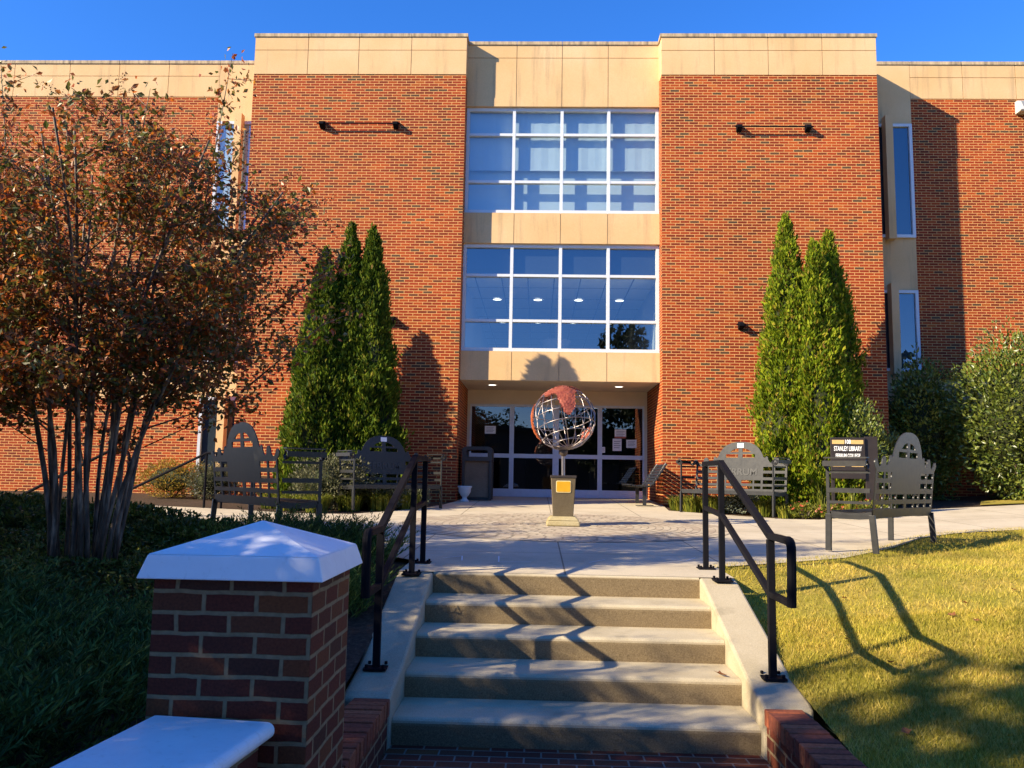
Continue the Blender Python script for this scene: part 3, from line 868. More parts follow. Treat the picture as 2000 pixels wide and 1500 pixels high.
# door wall
ent = MB()
ent.box(TX[1] + 0.004, TX[2] - 0.004, DY, DY + 0.15, 2.62, 2.964)
ent.box(TX[1] + 0.004, TX[1] + 0.07, DY, DY + 0.15, 0.30, 2.62); ent.box(TX[2] - 0.07, TX[2] - 0.004, DY, DY + 0.15, 0.30, 2.62)
head = ent.build('entrance_frame', MATS['soffit'], lib)
bays = [(-1.94, -0.905), (-0.885, 0.165), (0.225, 1.265), (1.285, 2.365)]
for i, (a, b) in enumerate(bays):
    m = MB(); y = DY + 0.02; z0, z1 = 0.352, 2.618
    m.box(a, b, y, y + 0.05, z1 - 0.06, z1); m.box(a, b, y, y + 0.05, z0, z0 + 0.19); m.box(a, b, y - 0.006, y + 0.05, 1.30, 1.40)
    for (c, d) in ((z0 + 0.19, 1.30), (1.40, z1 - 0.06)):
        m.box(a, a + 0.045, y, y + 0.05, c, d); m.box(b - 0.045, b, y, y + 0.05, c, d)
    d_ = m.build('glass_door', MATS['door_alu'], lib)
    g = MB()
    for (c, d) in ((z0 + 0.19, 1.30), (1.40, z1 - 0.06)):
        g.poly([(a + 0.045, y + 0.03, c), (b - 0.045, y + 0.03, c), (b - 0.045, y + 0.03, d), (a + 0.045, y + 0.03, d)])
    g.build('pane', MATS['door_glass'], d_, recalc=False)
MB().box(-0.904, -0.886, DY + 0.03, DY + 0.07, 0.352, 2.618).box(0.166, 0.224, DY + 0.015, DY + 0.09, 0.352, 2.618).box(1.266, 1.284, DY + 0.03, DY + 0.07, 0.352, 2.618).build('door_mullion', MATS['door_alu'], lib)
lb = MB()
lb.box(TX[1] - 0.02, TX[2] + 0.02, 9.5, 9.6, 0, 3); lb.box(TX[1] - 0.02, TX[1], 2.62, 9.5, 0, 3); lb.box(TX[2], TX[2] + 0.02, 2.62, 9.5, 0, 3)
lb.box(TX[1], TX[2], 2.62, 9.5, 2.75, 2.8); lb.box(TX[1], TX[2], 2.44, 9.5, 0.30, 0.345)
lobby = lb.build('lobby', MATS['lobby'], lib)
for (x, y) in ((-1.2, 4.0), (0.1, 5.5), (1.3, 4.5)): downlight(x, y, 2.745, lobby, 0.12)
for (xx, yy, zz) in ((1.7, 6.5, .9), (-1.0, 7.0, 1.0), (0.6, 8, 1.2)): MB().box(xx - .4, xx + .4, yy, yy + .3, 0.346, 0.35 + zz).build('reception_counter', MATS['dark_room'], lobby)

# wings
def wing(x0, x1, sgn):
    w = MB().box(x0, x1, DW, 14, -1.2, 10.0).build('brick_wing', MATS['brick'], lib)
    m = MB()
    if sgn < 0:
        ed = [x0] + [x for x in (-14.6, -13.4, -12.0, -10.75, -9.5) if x > x0 + 0.2] + [-8.226]
        sx0, sx1 = -8.226, x1
    else:
        ed = [8.56, 9.8, 11.05, 12.3, 13.5, x1]
        sx0, sx1 = x0, 8.56
    stone_band(m, ed, DW - 0.012, 10.0, ZT - 0.085, 10.53, 0.3)
    # continuous stone strip that holds the narrow windows, full height
    for (za, zb) in ((9.34, ZT - 0.085), (5.30, 6.56), (2.57, 3.40), (-0.2, 0.05)):
        MB().box(sx0 + (0 if sgn > 0 else 0.007), sx1 - (0.007 if sgn > 0 else 0), DW - 0.014, DW + 0.3, za, zb).build('stone_panel', MATS['stone'], w)
    m.build('stone_band', [MATS['stone'], MATS['coping']], w)
    if True:
        b = MB()
        be = [x0] + [x for x in ((-14.6, -13.4, -12.0, -10.75, -9.5) if sgn < 0 else (9.8, 11.05, 12.3, 13.5)) if x > x0] + [x1]
        be = ([x0, -14.6, -13.4, -12.0, -10.75, -9.5, -8.235] if sgn < 0 else [8.57, 9.8, 11.05, 12.3, 13.5, x1])
        stone_band(b, be, DW - 0.011, 2.52, 3.22, None, 0.2)
        b.build('stone_belt', [MATS['stone'], MATS['coping']], w)
    c = MB()
    ce = ed if sgn < 0 else [x0] + ed
    ce = ce + [x1] if sgn < 0 else ce
    for a, b2 in zip(ce, ce[1:]): c.box(a + 0.004, b2 - 0.004, DW - 0.035, DW + 0.35, ZT - 0.083, ZT)
    c.build('coping', MATS['coping'], w, bevel=0.006)
    # narrow windows with a projecting fin
    for (za, zb) in ((6.56, 9.34), (3.40, 5.30), (0.05, 2.57)):
        m = MB(); y = DW - 0.085
        gx0, gx1 = (sx0 + 0.03, sx1) if sgn < 0 else (sx0, sx1 - 0.03)
        m.box(gx0, gx1, y, y + 0.08, zb - 0.07, zb); m.box(gx0, gx1, y, y + 0.08, za, za + 0.07)
        m.box(gx0, gx0 + 0.07, y, y + 0.08, za + 0.07, zb - 0.07); m.box(gx1 - 0.07, gx1, y, y + 0.08, za + 0.07, zb - 0.07)
        wd = m.build('window', MATS['alu' if sgn > 0 else 'alu_grey'], w)
        MB().poly([(gx0 + 0.07, y + 0.05, za + 0.07), (gx1 - 0.07, y + 0.05, za + 0.07), (gx1 - 0.07, y + 0.05, zb - 0.07), (gx0 + 0.07, y + 0.05, zb - 0.07)]).build('pane', MATS['glass'], wd, recalc=False)
        MB().poly([(gx0, y + 0.078, za), (gx1, y + 0.078, za), (gx1, y + 0.078, zb), (gx0, y + 0.078, zb)]).build('backing', MATS['blind' if (za > 3 and sgn < 0) else 'spandrel_dark'], wd, recalc=False)
        fx = -7.68 if sgn < 0 else 7.82
        fx1 = fx + 0.17
        MB().box(fx, fx1, DW - 0.30, DW - 0.087, za - 0.09, zb + 0.12).build('window_fin', MATS['stone'], w)
wing(-17.5, TX[0] - 0.004, -1)
wing(TX[3] + 0.004, 17.5, 1)
# roof slab behind the parapets and the block behind the glass
MB().box(-17.4, 17.4, 12.0, 13.9, -1, 10.6).box(TX[1], TX[2], 11.2, 12, -1, 10.6).build('rear_block', MATS['brick'], lib)
MB().box(TX[1], TX[2], D1 + 0.6, 11.9, 10.2, 10.3).build('roof', MATS['old_concrete'], lib)
MB().box(TX[1] + .004, TX[2] - .004, D1 + 0.8, 11, 6.15, 6.25).build('floor_slab', MATS['dark_room'], lib)

# ------------------------------------------------------------------ things on the facade
def banner_rod(x0, x1, z, label):
    t = thing('banner_rod', label, 'banner rod', (x0, 0, z), group='banner rods on the brick towers')
    L = x1 - x0
    MB().tube([(-0.06, -0.13, 0), (L + 0.06, -0.13, 0)], 0.017, 8).build('rod', MATS['black_metal'], t)
    for x in (0.05, L - 0.05):
        m = MB()
        m.prism([(-0.003, 0.09), (-0.03, 0.09), (-0.17, 0.03), (-0.17, -0.03), (-0.03, -0.09), (-0.003, -0.09)], 'x', x - 0.055, x + 0.055)
        m.build('bracket', MATS['black_metal'], t, bevel=0.008)
banner_rod(-5.30, -3.52, 8.72, 'thin black banner rod high on the tower above the dark evergreens')
banner_rod(4.10, 5.72, 8.68, 'thin black banner rod high on the sunlit tower beside the floodlit wing')
banner_rod(-5.30, -3.45, 4.22, 'black banner rod half hidden behind the dark evergreens on the tower')
banner_rod(4.08, 5.72, 4.19, 'black banner rod half hidden behind the bright evergreens on the tower')

fl = thing('floodlight', 'white wedge shaped floodlight under the stone band of the far wing', 'floodlight', (11.86, DW, 9.76))
MB().prism([(-0.004, 0.16), (-0.12, 0.15), (-0.25, -0.12), (-0.22, -0.15), (-0.004, -0.15)], 'x', -0.86, 0.86).build('housing', MATS['flood_white'], fl, bevel=0.01)
MB().poly([(-0.78, -0.136, 0.13), (0.78, -0.136, 0.13), (0.78, -0.250, -0.105), (-0.78, -0.250, -0.105)]).build('lens', MATS['flood_lens'], fl)

for (x, z, w, h, lab) in ((-1.43, 1.98, 0.27, 0.19, 'white notice taped to the glass door beside the bin'),
                          (1.78, 1.93, 0.28, 0.22, 'white notice with a red foot, highest on the far glass door'),
                          (1.70, 1.66, 0.22, 0.30, 'tall printed sheet below the red footed notice on the glass door'),
                          (2.05, 1.69, 0.25, 0.20, 'pale sheet nearest the brick reveal on the glass door'),
                          (1.36, 1.53, 0.09, 0.14, 'small pinkish card near the middle rail of the glass door')):
    t = thing('notice', lab, 'notice', (x, DY + 0.044, z), group='notices on the glass doors')
    MB().box(-w / 2, w / 2, -0.004, 0, -h / 2, h / 2).build('sheet', MATS['paper'], t)
    m = MB()
    for k in range(4): m.box(-w * .36, w * (.36 - .1 * (k % 2)), -0.006, -0.0045, h * (.28 - k * .17) - h * .03, h * (.28 - k * .17) + h * .02)
    m.build('printing', MATS['paper_ink'], t)
    if 'red foot,' in lab:
        MB().box(-w / 2, w / 2, -0.006, -0.0045, -h / 2, -h * .3).build('red_foot', MATS['copper'], t)

# ------------------------------------------------------------------ sculpture
gl = thing('globe_sculpture', 'wire globe with copper continents on a tapered stone pedestal in the plaza', 'sculpture', (0.13, -5.65, base(0.13, -5.65)))
b = MB()
b.frustum(sq(0.245, 0.0), sq(0.235, 0.075)); b.frustum(sq(0.235, 0.0755), sq(0.18, 0.135))
b.build('plinth', MATS['base_concrete'], gl, bevel=0.02)
MB().frustum(sq(0.145, 0.13), sq(0.178, 0.685)).build('pedestal', MATS['old_concrete'], gl, bevel=0.008)
MB().box(-0.187, 0.187, -0.187, 0.187, 0.686, 0.722).build('cap_plate', MATS['bin_dark'], gl, bevel=0.004)
def tilt(z): return -(0.145 + (0.178 - 0.145) * (z - 0.13) / 0.555)
pq = MB(); 
rr = []
for (cx, cz, a0) in ((0.088, 0.625, 0), (-0.088, 0.625, 90), (-0.088, 0.495, 180), (0.088, 0.495, 270)):
    for a in range(a0, a0 + 91, 30): rr.append((cx + 0.02 * math.cos(rad(a)), cz + 0.02 * math.sin(rad(a))))
def tilted(prof, off0, off1, name, mat, par):
    m = MB(); n = len(prof)
    A = [(x, tilt(z) - off0, z) for x, z in prof]; B = [(x, tilt(z) - off1, z) for x, z in prof]
    m.poly(B)
    for i in range(n):
        j = (i + 1) % n; m.poly([A[i], A[j], B[j], B[i]])
    return m.build(name, mat, par)
pqo = tilted(rr, 0.0, 0.008, 'plaque', MATS['plaque_rim'], gl)
tilted([(x * 0.91, (z - 0.56) * 0.87 + 0.56) for x, z in rr], 0.006, 0.011, 'plaque_face', MATS['plaque'], pqo)
gz = 1.69 - base(0.13, -5.65)
MB().tube([(0, 0, 0.72), (-0.005, 0, 1.06)], 0.027, 12).build('pole', MATS['steel'], gl)
MB().lathe([(0.03, 1.0), (0.06, 1.03), (0.065, 1.10), (0.05, 1.115)], (0, 0, 0), 16).build('collar', MATS['rust_steel'], gl, smooth=True)
GR = 0.462
GM = Matrix.Rotation(rad(-10), 3, 'Y') @ Matrix.Rotation(rad(-17), 3, 'X')
def gpt(lat, lon, r=GR):
    v = Vector((r * math.cos(rad(lat)) * math.sin(rad(lon)), -r * math.cos(rad(lat)) * math.cos(rad(lon)), r * math.sin(rad(lat))))
    v = GM @ v
    return (v.x, v.y, v.z + gz)
m = MB()
for lon in range(0, 180, 20):
    m.tube([gpt(lat, lon) for lat in range(-90, 91, 6)], 0.0066, 6); m.tube([gpt(lat, lon + 180) for lat in range(-90, 91, 6)], 0.0066, 6)
m.build('meridian_hoops', MATS['steel'], gl, smooth=True)
m = MB()
for lat in (-60, -40, -20, 0, 20, 40, 60): m.tube([gpt(lat, lon, GR + 0.004) for lon in range(0, 361, 8)], 0.0066, 6)
m.build('parallel_hoops', MATS['steel'], gl, smooth=True)
MB().lathe([(0.0, -0.455), (0.10, -0.448), (0.17, -0.425), (0.165, -0.405), (0.09, -0.43)], (0, 0, gz), 20).build('seat_cup', MATS['rust_steel'], gl, smooth=True)
def inpoly(x, y, P):
    c = False; j = len(P) - 1
    for i in range(len(P)):
        if (P[i][1] > y) != (P[j][1] > y) and x < (P[j][0] - P[i][0]) * (y - P[i][1]) / (P[j][1] - P[i][1]) + P[i][0]: c = not c
        j = i
    return c
# outlines in (longitude, latitude) of the globe's own frame
AFR = [(-38, 40), (-34, 47), (-24, 52), (-8, 56), (12, 54), (22, 50), (32, 40), (36, 33), (28, 28), (24, 16), (22, 4), (18, -6), (10, -14), (4, -15), (-1, -8), (-4, 4), (-7, 16), (-8, 28), (-14, 33), (-26, 31), (-35, 33)]
SAM = [(-100, 34), (-88, 38), (-78, 30), (-70, 18), (-71, 4), (-76, -10), (-80, -24), (-86, -36), (-90, -38), (-92, -20), (-97, 0), (-102, 18)]
EUR = [(-20, 62), (0, 60), (20, 58), (45, 50), (62, 44), (80, 48), (96, 56), (120, 62), (150, 70), (150, 80), (60, 82), (0, 76), (-16, 70)]
NAM = [(-150, 64), (-120, 50), (-96, 50), (-76, 56), (-62, 66), (-70, 78), (-110, 80), (-150, 74)]
AUS = [(118, -14), (132, -10), (148, -16), (150, -34), (136, -36), (116, -32)]
def continent(P, mat, thick=0.012, st=2.0):
    v, f, idx = [], [], {}
    x0, x1 = min(p[0] for p in P), max(p[0] for p in P); y0, y1 = min(p[1] for p in P), max(p[1] for p in P)
    def V(i, j, top):
        k = (i, j, top)
        if k not in idx:
            lo, la = x0 + i * st, y0 + j * st
            wob = 0.006 * math.sin(lo * .9) * math.cos(la * 1.1) + 0.004 * math.sin(lo * 2.3 + la * 1.7)
            idx[k] = len(v); v.append(gpt(la, lo, GR + 0.012 + (thick + wob if top else 0)))
        return idx[k]
    cells = {(i, j) for i in range(int((x1 - x0) / st) + 1) for j in range(int((y1 - y0) / st) + 1) if inpoly(x0 + (i + .5) * st, y0 + (j + .5) * st, P)}
    for (i, j) in cells:
        f.append((V(i, j, 1), V(i + 1, j, 1), V(i + 1, j + 1, 1), V(i, j + 1, 1)))
        f.append((V(i, j, 0), V(i, j + 1, 0), V(i + 1, j + 1, 0), V(i + 1, j, 0)))
        for (di, dj, a, bb) in ((-1, 0, (i, j), (i, j + 1)), (1, 0, (i + 1, j + 1), (i + 1, j)), (0, -1, (i + 1, j), (i, j)), (0, 1, (i, j + 1), (i + 1, j + 1))):
            if (i + di, j + dj) not in cells: f.append((V(*a, 0), V(*bb, 0), V(*bb, 1), V(*a, 1)))
    o = np_mesh('continent', v, f, mat, gl)
    o.data.polygons.foreach_set('use_smooth', [True] * len(o.data.polygons))
for P, mt in ((AFR, 'copper'), (SAM, 'orange_copper'), (EUR, 'copper'), (NAM, 'copper'), (AUS, 'copper')): continent(P, MATS[mt])

# ------------------------------------------------------------------ bin and urn
tb = thing('litter_bin', 'tall dark litter bin with stone aggregate panels beside the entrance', 'litter bin', (-1.59, 0.75, base(0, .75)))
MB().box(-0.27, 0.27, -0.27, 0.27, 0.06, 0.86).build('panel_body', MATS['aggregate'], tb, bevel=0.01)
for sx in (-1, 1):
    for sy in (-1, 1): MB().box(sx * 0.30 - 0.035, sx * 0.30 + 0.035, sy * 0.30 - 0.035, sy * 0.30 + 0.035, 0, 0.858).build('corner_post', MATS['bin_dark'], tb, bevel=0.012)
MB().box(-0.263, 0.263, -0.315, 0.315, 0.0, 0.058).build('foot', MATS['bin_dark'], tb)
m = MB()
hp = [(-0.335, 0.86), (0.335, 0.86), (0.335, 1.10)] + [(0.335 - 0.10 + 0.10 * math.cos(rad(a)), 1.10 + 0.08 * math.sin(rad(a))) for a in range(15, 91, 15)]
hp += [(-0.235 - 0.10 * math.sin(rad(a)), 1.10 + 0.08 * math.cos(rad(a))) for a in range(0, 91, 15)]
ho = [(-0.235, 0.955), (0.235, 0.955), (0.235, 1.08), (0.2, 1.105), (-0.2, 1.105), (-0.235, 1.08)]
hood = curve_plate('hood', [hp, ho], 0.66, MATS['bin_dark'], tb)
ur = thing('white_urn', 'small white footed urn standing in front of the litter bin', 'urn', (-1.80, -0.10, base(-1.8, -.1)))
MB().lathe([(0.0, 0.0), (0.10, 0.0), (0.10, 0.02), (0.055, 0.06), (0.05, 0.10), (0.09, 0.14), (0.13, 0.21), (0.135, 0.28), (0.155, 0.315), (0.155, 0.335), (0.13, 0.335), (0.115, 0.29), (0.0, 0.27)], (0, 0, 0), 28).build('bowl', MATS['white_stone'], ur, smooth=True)

# ------------------------------------------------------------------ ornate benches
def make_bench():
    t = thing('ornate_bench', 'x', 'bench')
    W = 0.93; YB = 0.235; YF = -0.235
    half = [(0.93, 0.37), (0.93, 0.90), (0.97, 0.93), (0.985, 0.975), (0.96, 1.01), (0.92, 1.005), (0.90, 0.97), (0.86, 0.93), (0.81, 0.925), (0.775, 0.96),
            (0.77, 1.01), (0.735, 1.045), (0.69, 1.04), (0.665, 1.0), (0.655, 0.95), (0.60, 0.945), (0.56, 1.0), (0.55, 1.05), (0.52, 1.06), (0.50, 1.03), (0.465, 1.05),
            (0.43, 1.13), (0.37, 1.21), (0.29, 1.275), (0.19, 1.315), (0.09, 1.332)]
    outline = half + [(0, 1.335)] + [(-x, z) for x, z in reversed(half)]
    holes = []
    def rect(a, b, c, d): holes.append([(a, c), (b, c), (b, d), (a, d)])
    for s in (1, -1):
        def R(a, b, c, d): rect(min(a * s, b * s), max(a * s, b * s), c, d)
        for (c, d) in ((0.80, 0.87), (0.68, 0.75), (0.56, 0.63), (0.465, 0.515)):
            R(0.47, 0.655, c, d); R(0.70, 0.89, c, d)
        R(0.04, 0.27, 0.565, 0.625); R(0.30, 0.43, 0.565, 0.625); R(0.04, 0.27, 0.465, 0.515); R(0.30, 0.43, 0.465, 0.515)
        R(0.045, 0.30, 1.04, 1.105)
        holes.append([(s * 0.04, 1.14), (s * 0.22, 1.14), (s * 0.16, 1.185), (s * 0.10, 1.205), (s * 0.04, 1.21)])
    bk = curve_plate('backrest', [outline] + holes, 0.012, MATS['bench_metal'], t)
    bk.location = (0, YB, 0); bk.rotation_euler = (rad(-6), 0, 0)
    for v in bk.data.vertices: v.co.z -= 0.37
    bk.location = (0, YB, 0.37)
    lt = text_mesh('lettering', 'FERRUM', 0.17, 0.008, MATS['dark_bench'], bk, (0, -0.009, 0.40), width=0.70, bold=0.004)
    m = MB()                                           # seat of dished slats
    n = 9
    for k in range(n):
        y0 = YF + 0.47 * k / n; u = (k + 0.5) / n * 2 - 1
        z = 0.432 - 0.022 * (1 - u * u)
        m.box(-W, W, y0 + 0.006, y0 + 0.042, z - 0.006, z + 0.006)
    for x in (-W + 0.01, -0.46, 0, 0.46, W - 0.01): m.box(x - 0.02, x + 0.02, YF, YB - 0.01, 0.385, 0.402)
    m.build('seat', MATS['bench_metal'], t)
    MB().box(-W, W, YF - 0.012, YF, 0.365, 0.437).build('front_apron', MATS['bench_metal'], t, bevel=0.003)
    for s in (-1, 1):
        prof = [(YF + 0.03, 0.36), (YF + 0.03, 0.43), (-0.12, 0.425), (0, 0.415), (0.12, 0.42), (YB, 0.435), (YB, 0.36), (0.1, 0.35), (-0.1, 0.35)]
        MB().prism(prof, 'x', s * W - 0.008, s * W + 0.008).build('side_apron', MATS['bench_metal'], t)
        for y in (YF, YB):
            m = MB(); top = 0.93 if y == YF else 0.40
            yb = y + (0.03 if y == YB else -0.01)
            m.frustum([(s * W - .015, yb - .032, 0), (s * W + .015, yb - .032, 0), (s * W + .015, yb + .032, 0), (s * W - .015, yb + .032, 0)],
                      [(s * W - .015, y - .032, 0.40), (s * W + .015, y - .032, 0.40), (s * W + .015, y + .032, 0.40), (s * W - .015, y + .032, 0.40)])
            m.build('leg', MATS['bench_metal'], t, bevel=0.003)
        m = MB()
        m.bar((s * W, YF, 0.40), (s * W, YF, 0.90), 0.018, 0.034, upv=(0, 1, 0))
        cx = s * (W + 0.035)
        for y in (YF, YB - 0.03):                       # scrolled ends
            m.tube([(cx + s * 0.07 * math.cos(rad(a)) * (1 - a / 1000), y, 0.945 + 0.07 * math.sin(rad(a)) * (1 - a / 1000)) for a in range(180, 680, 24)], 0.014, 6)
        for (x, z, w, h) in ((cx, 1.015, 0.08, 0.014), (cx + s * 0.065, 0.95, 0.014, 0.06), (s * W, 0.86, 0.02, 0.028), (s * (W + 0.006), 0.66, 0.016, 0.05), (s * (W + .004), 0.53, 0.014, 0.03)):
            m.bar((x, YF - 0.012, z), (x, YB - 0.01, z), w, h)
        m.build('armrest', MATS['bench_metal'], t)
    return t
ben = make_bench()
BA = rad(43)
def place_bench(o, x, y, rz, label, white):
    o.location = (x, y, base(x, y) + 0.003); o.rotation_euler = (0, 0, rz)
    o['label'] = label; o['group'] = 'ornate metal benches round the plaza'
bs = [ben] + [copy_tree(ben) for _ in range(3)]
# centre = front leg midpoint + offset towards the back
def bpos(p, q, rz):
    mx, my = (p[0] + q[0]) / 2, (p[1] + q[1]) / 2
    return mx - 0.235 * math.sin(rz), my + 0.235 * math.cos(rz)
rzs = {'R': rad(-43.3), 'L': rad(43.3), 'RR': rad(-132.5), 'LL': rad(132.5)}
x, y = bpos((2.45, -2.14), (3.82, -3.43), rzs['R']); place_bench(bs[0], x, y, rzs['R'], 'sunlit grey ornate bench with arched back facing the camera, before the bright evergreens', 1)
x, y = bpos((-2.02, -2.40), (-3.42, -3.70), rzs['L']); place_bench(bs[1], x, y, rzs['L'], 'dark shaded ornate bench with arched back facing the camera, before the dark evergreens', 1)
x, y = bpos((2.97, -8.48), (4.24, -7.11), rzs['RR']); place_bench(bs[2], x, y, rzs['RR'], 'ornate bench seen from behind at the edge of the sunlit lawn', 1)
x, y = bpos((-2.70, -8.48), (-3.97, -7.11), rzs['LL']); place_bench(bs[3], x, y, rzs['LL'], 'ornate bench seen from behind above the junipers by the crepe myrtle', 1)
for o in bs[:2]:
    tgo = MB().box(-0.065, 0.065, -0.012, -0.0065, 0.855, 0.935).build('white_tag', MATS['tag_white'], next(c for c in o.children if c.name.startswith('backrest')))

# dark slatted bench inside the portico
db = thing('slatted_bench', 'dark slatted bench seen from its end inside the entrance recess', 'bench', (2.10, -0.05, base(2, 0)))
m = MB()
for (x, z) in ((-0.46, 0.43), (-0.38, 0.415), (-0.30, 0.405), (-0.22, 0.40), (-0.14, 0.40), (-0.06, 0.41)): m.box(x - 0.032, x + 0.032, -0.85, 0.85, z - 0.011, z + 0.011)
m.build('seat', MATS['dark_bench'], db, bevel=0.003)
m = MB()
for k in range(7):
    p0 = Vector((0.02 + 0.042 * k, 0, 0.46 + 0.062 * k))
    m.prism([(p0.x - 0.028, p0.z - 0.02), (p0.x - 0.008, p0.z - 0.028), (p0.x + 0.03, p0.z + 0.022), (p0.x + 0.012, p0.z + 0.03)], 'y', -0.85, 0.85)
m.build('backrest', MATS['dark_bench'], db)
for y in (-0.62, 0.62):
    m = MB()
    m.bar((-0.14, y, 0), (-0.14, y, 0.38), 0.07, 0.07, upv=(0, 1, 0)); m.box(-0.32, 0.04, y - 0.05, y + 0.05, 0, 0.015)
    m.tube([(-0.48, y, 0.41), (-0.25, y, 0.38), (-0.05, y, 0.39), (0.03, y, 0.45), (0.30, y, 0.88)], 0.018, 6)
    m.build('leg', MATS['dark_bench'], db)

# ------------------------------------------------------------------ library sign
sg = thing('library_sign', 'black sign with gold bars and white lettering among the evergreens', 'sign', (5.06, -3.5, base(5.06, -3.5) + 0.04), rad(-10))
sg.scale = (0.9, 0.9, 0.98)
MB().box(-0.31, 0.31, -0.025, 0.025, 0.62, 1.34).build('board', MATS['sign_board'], sg, bevel=0.006)
for x in (-0.27, 0.43): MB().box(x - (0.03 if x < 0 else 0.115), x + (0.03 if x < 0 else 0.115), 0.027, 0.09, -0.05, 0.9 if x < 0 else 1.36).build('post', MATS['sign_board'], sg, bevel=0.006)
def gb(x0, x1, z0, z1, mat=None): MB().box(x0, x1, -0.029, -0.0255, z0, z1).build('gold_bar', MATS[mat or 'sign_gold'], sg)
gb(-0.28, -0.06, 1.225, 1.295); gb(0.06, 0.28, 1.225, 1.295); gb(-0.28, -0.06, 0.83, 0.865); gb(0.06, 0.28, 0.83, 0.865)
text_mesh('lettering', '108', 0.10, 0.006, MATS['sign_white'], sg, (0, -0.029, 1.26), width=0.10, bold=0.002)
text_mesh('lettering', 'STANLEY LIBRARY', 0.115, 0.006, MATS['sign_white'], sg, (0, -0.029, 1.14), width=0.50, bold=0.002)
text_mesh('lettering', 'FERRUM COLLEGE', 0.09, 0.006, MATS['sign_white'], sg, (0, -0.029, 1.02), width=0.44, bold=0.002)

# ------------------------------------------------------------------ pipe rails of the side steps
def pipe_rail(loc, label, L, drop):
    t = thing('pipe_rail', label, 'handrail', loc, group='pipe rails of the side steps')
    MB().tube([(0, 0, 0.25), (0, 0, 0.90), (-0.03, 0, 0.95), (-0.08, 0, 0.965), (-0.30, 0, 0.965), (-0.30 - L, 0, 0.965 - drop)], 0.024, 8).build('rail', MATS['black_metal'], t, smooth=True)
    for (x, z) in ((0, 0.3), (-0.30, 0.95), (-0.30 - L, 0.965 - drop)): MB().tube([(x, 0, -0.6 if x < -1 else 0), (x, 0, z)], 0.022, 8).build('post', MATS['black_metal'], t)
pipe_rail((-6.22, -5.9, 0.13), 'black pipe rail with a rounded top end standing before the brick wing', 1.6, 0.85)
pipe_rail((-5.75, -3.5, 0.18), 'black pipe rail sloping down behind the ornate bench', 1.5, 0.75)

# ------------------------------------------------------------------ vegetation
def foliage(name, cen, axis, ln, wd, mat, parent=None):
    side = unit(np.cross(axis, rand_dirs(len(cen))))
    v, f = leaf_arrays(cen, axis, side, ln, wd)
    return np_mesh(name, v, f, mat, parent)

# --- arborvitae
def arb_profile(u):
    """radius factor up the plant, u in 0..1"""
    return np.where(u < 0.08, 0.88 + 0.12 * u / 0.08, np.maximum(1 - ((u - 0.08) / 0.92), 0) ** 0.76)
def arborvitae(x, y, h, r, label, n=34000, lobes=None):
    z0 = base(x, y)
    t = thing('arborvitae', label, 'evergreen', (x, y, z0), group='tall columnar evergreens by the entrance')
    MB().tube([(0, 0, -0.1), (0, 0, h * 0.5), (0, 0, h * 0.9)], [0.07, 0.045, 0.01], 8).build('trunk', MATS['bark'], t)
    ph = rng.random(6) * 6.28
    def lump(th, u):
        return 1 + 0.08 * np.sin(3 * th + ph[0] + 4 * u) + 0.07 * np.sin(5 * th + ph[1] - 9 * u) + 0.05 * np.sin(9 * th + ph[2] + 17 * u) + 0.05 * np.sin(23 * u + ph[3] + 2 * th)
    # inner dark mass that the sprays grow on
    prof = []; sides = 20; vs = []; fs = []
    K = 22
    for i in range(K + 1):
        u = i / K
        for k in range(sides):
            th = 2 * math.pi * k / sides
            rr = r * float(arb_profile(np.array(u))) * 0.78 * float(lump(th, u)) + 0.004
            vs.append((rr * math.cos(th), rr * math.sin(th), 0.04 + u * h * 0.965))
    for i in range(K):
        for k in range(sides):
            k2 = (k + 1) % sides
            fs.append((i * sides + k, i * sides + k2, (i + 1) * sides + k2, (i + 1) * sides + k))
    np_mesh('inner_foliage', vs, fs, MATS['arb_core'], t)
    nc = int(330 * h * r / 4)
    cu = rng.random(nc) ** 1.3; cth = rng.random(nc) * 2 * np.pi; cr = 0.80 + 0.26 * rng.random(nc)
    k = rng.integers(0, nc, n)
    loose = rng.random(n) < 0.30
    u = np.where(loose, rng.random(n) ** 1.3, cu[k]); th = np.where(loose, rng.random(n) * 2 * np.pi, cth[k])
    rr = r * arb_profile(u) * lump(th, u) * np.where(loose, 0.78 + 0.2 * rng.random(n), cr[k]) + 0.012
    sg = np.where(loose, 0.0, 0.35 + 0.65 * np.minimum(1, rr / (0.5 * r)))[:, None]
    c = np.stack([rr * np.cos(th), rr * np.sin(th), 0.03 + u * h * 0.97], 1) + rng.normal(size=(n, 3)) * np.array([0.055, 0.055, 0.11]) * sg
    c[:, 2] = np.clip(c[:, 2], 0.02, h * 1.02)
    out = np.stack([np.cos(th), np.sin(th), np.zeros(n)], 1)
    ax = unit(out * (0.25 + 0.6 * rng.random((n, 1))) + np.array([0, 0, 1.0]) + 0.35 * rng.normal(size=(n, 3)))
    foliage('crown', c, ax, 0.06 + 0.08 * rng.random(n), 0.030 + 0.028 * rng.random(n), MATS['arb' if x > 0 else 'arb_shaded'], t)
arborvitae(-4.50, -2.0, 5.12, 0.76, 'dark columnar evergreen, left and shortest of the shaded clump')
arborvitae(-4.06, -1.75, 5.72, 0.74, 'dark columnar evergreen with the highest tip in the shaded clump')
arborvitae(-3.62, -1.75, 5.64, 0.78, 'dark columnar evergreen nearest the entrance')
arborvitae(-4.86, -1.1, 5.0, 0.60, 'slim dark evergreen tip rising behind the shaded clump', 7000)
arborvitae(4.60, -1.8, 5.95, 0.74, 'bright columnar evergreen with the highest tip of the sunlit clump')
arborvitae(5.04, -2.1, 5.28, 0.72, 'bright columnar evergreen in front in the sunlit clump behind the sign')
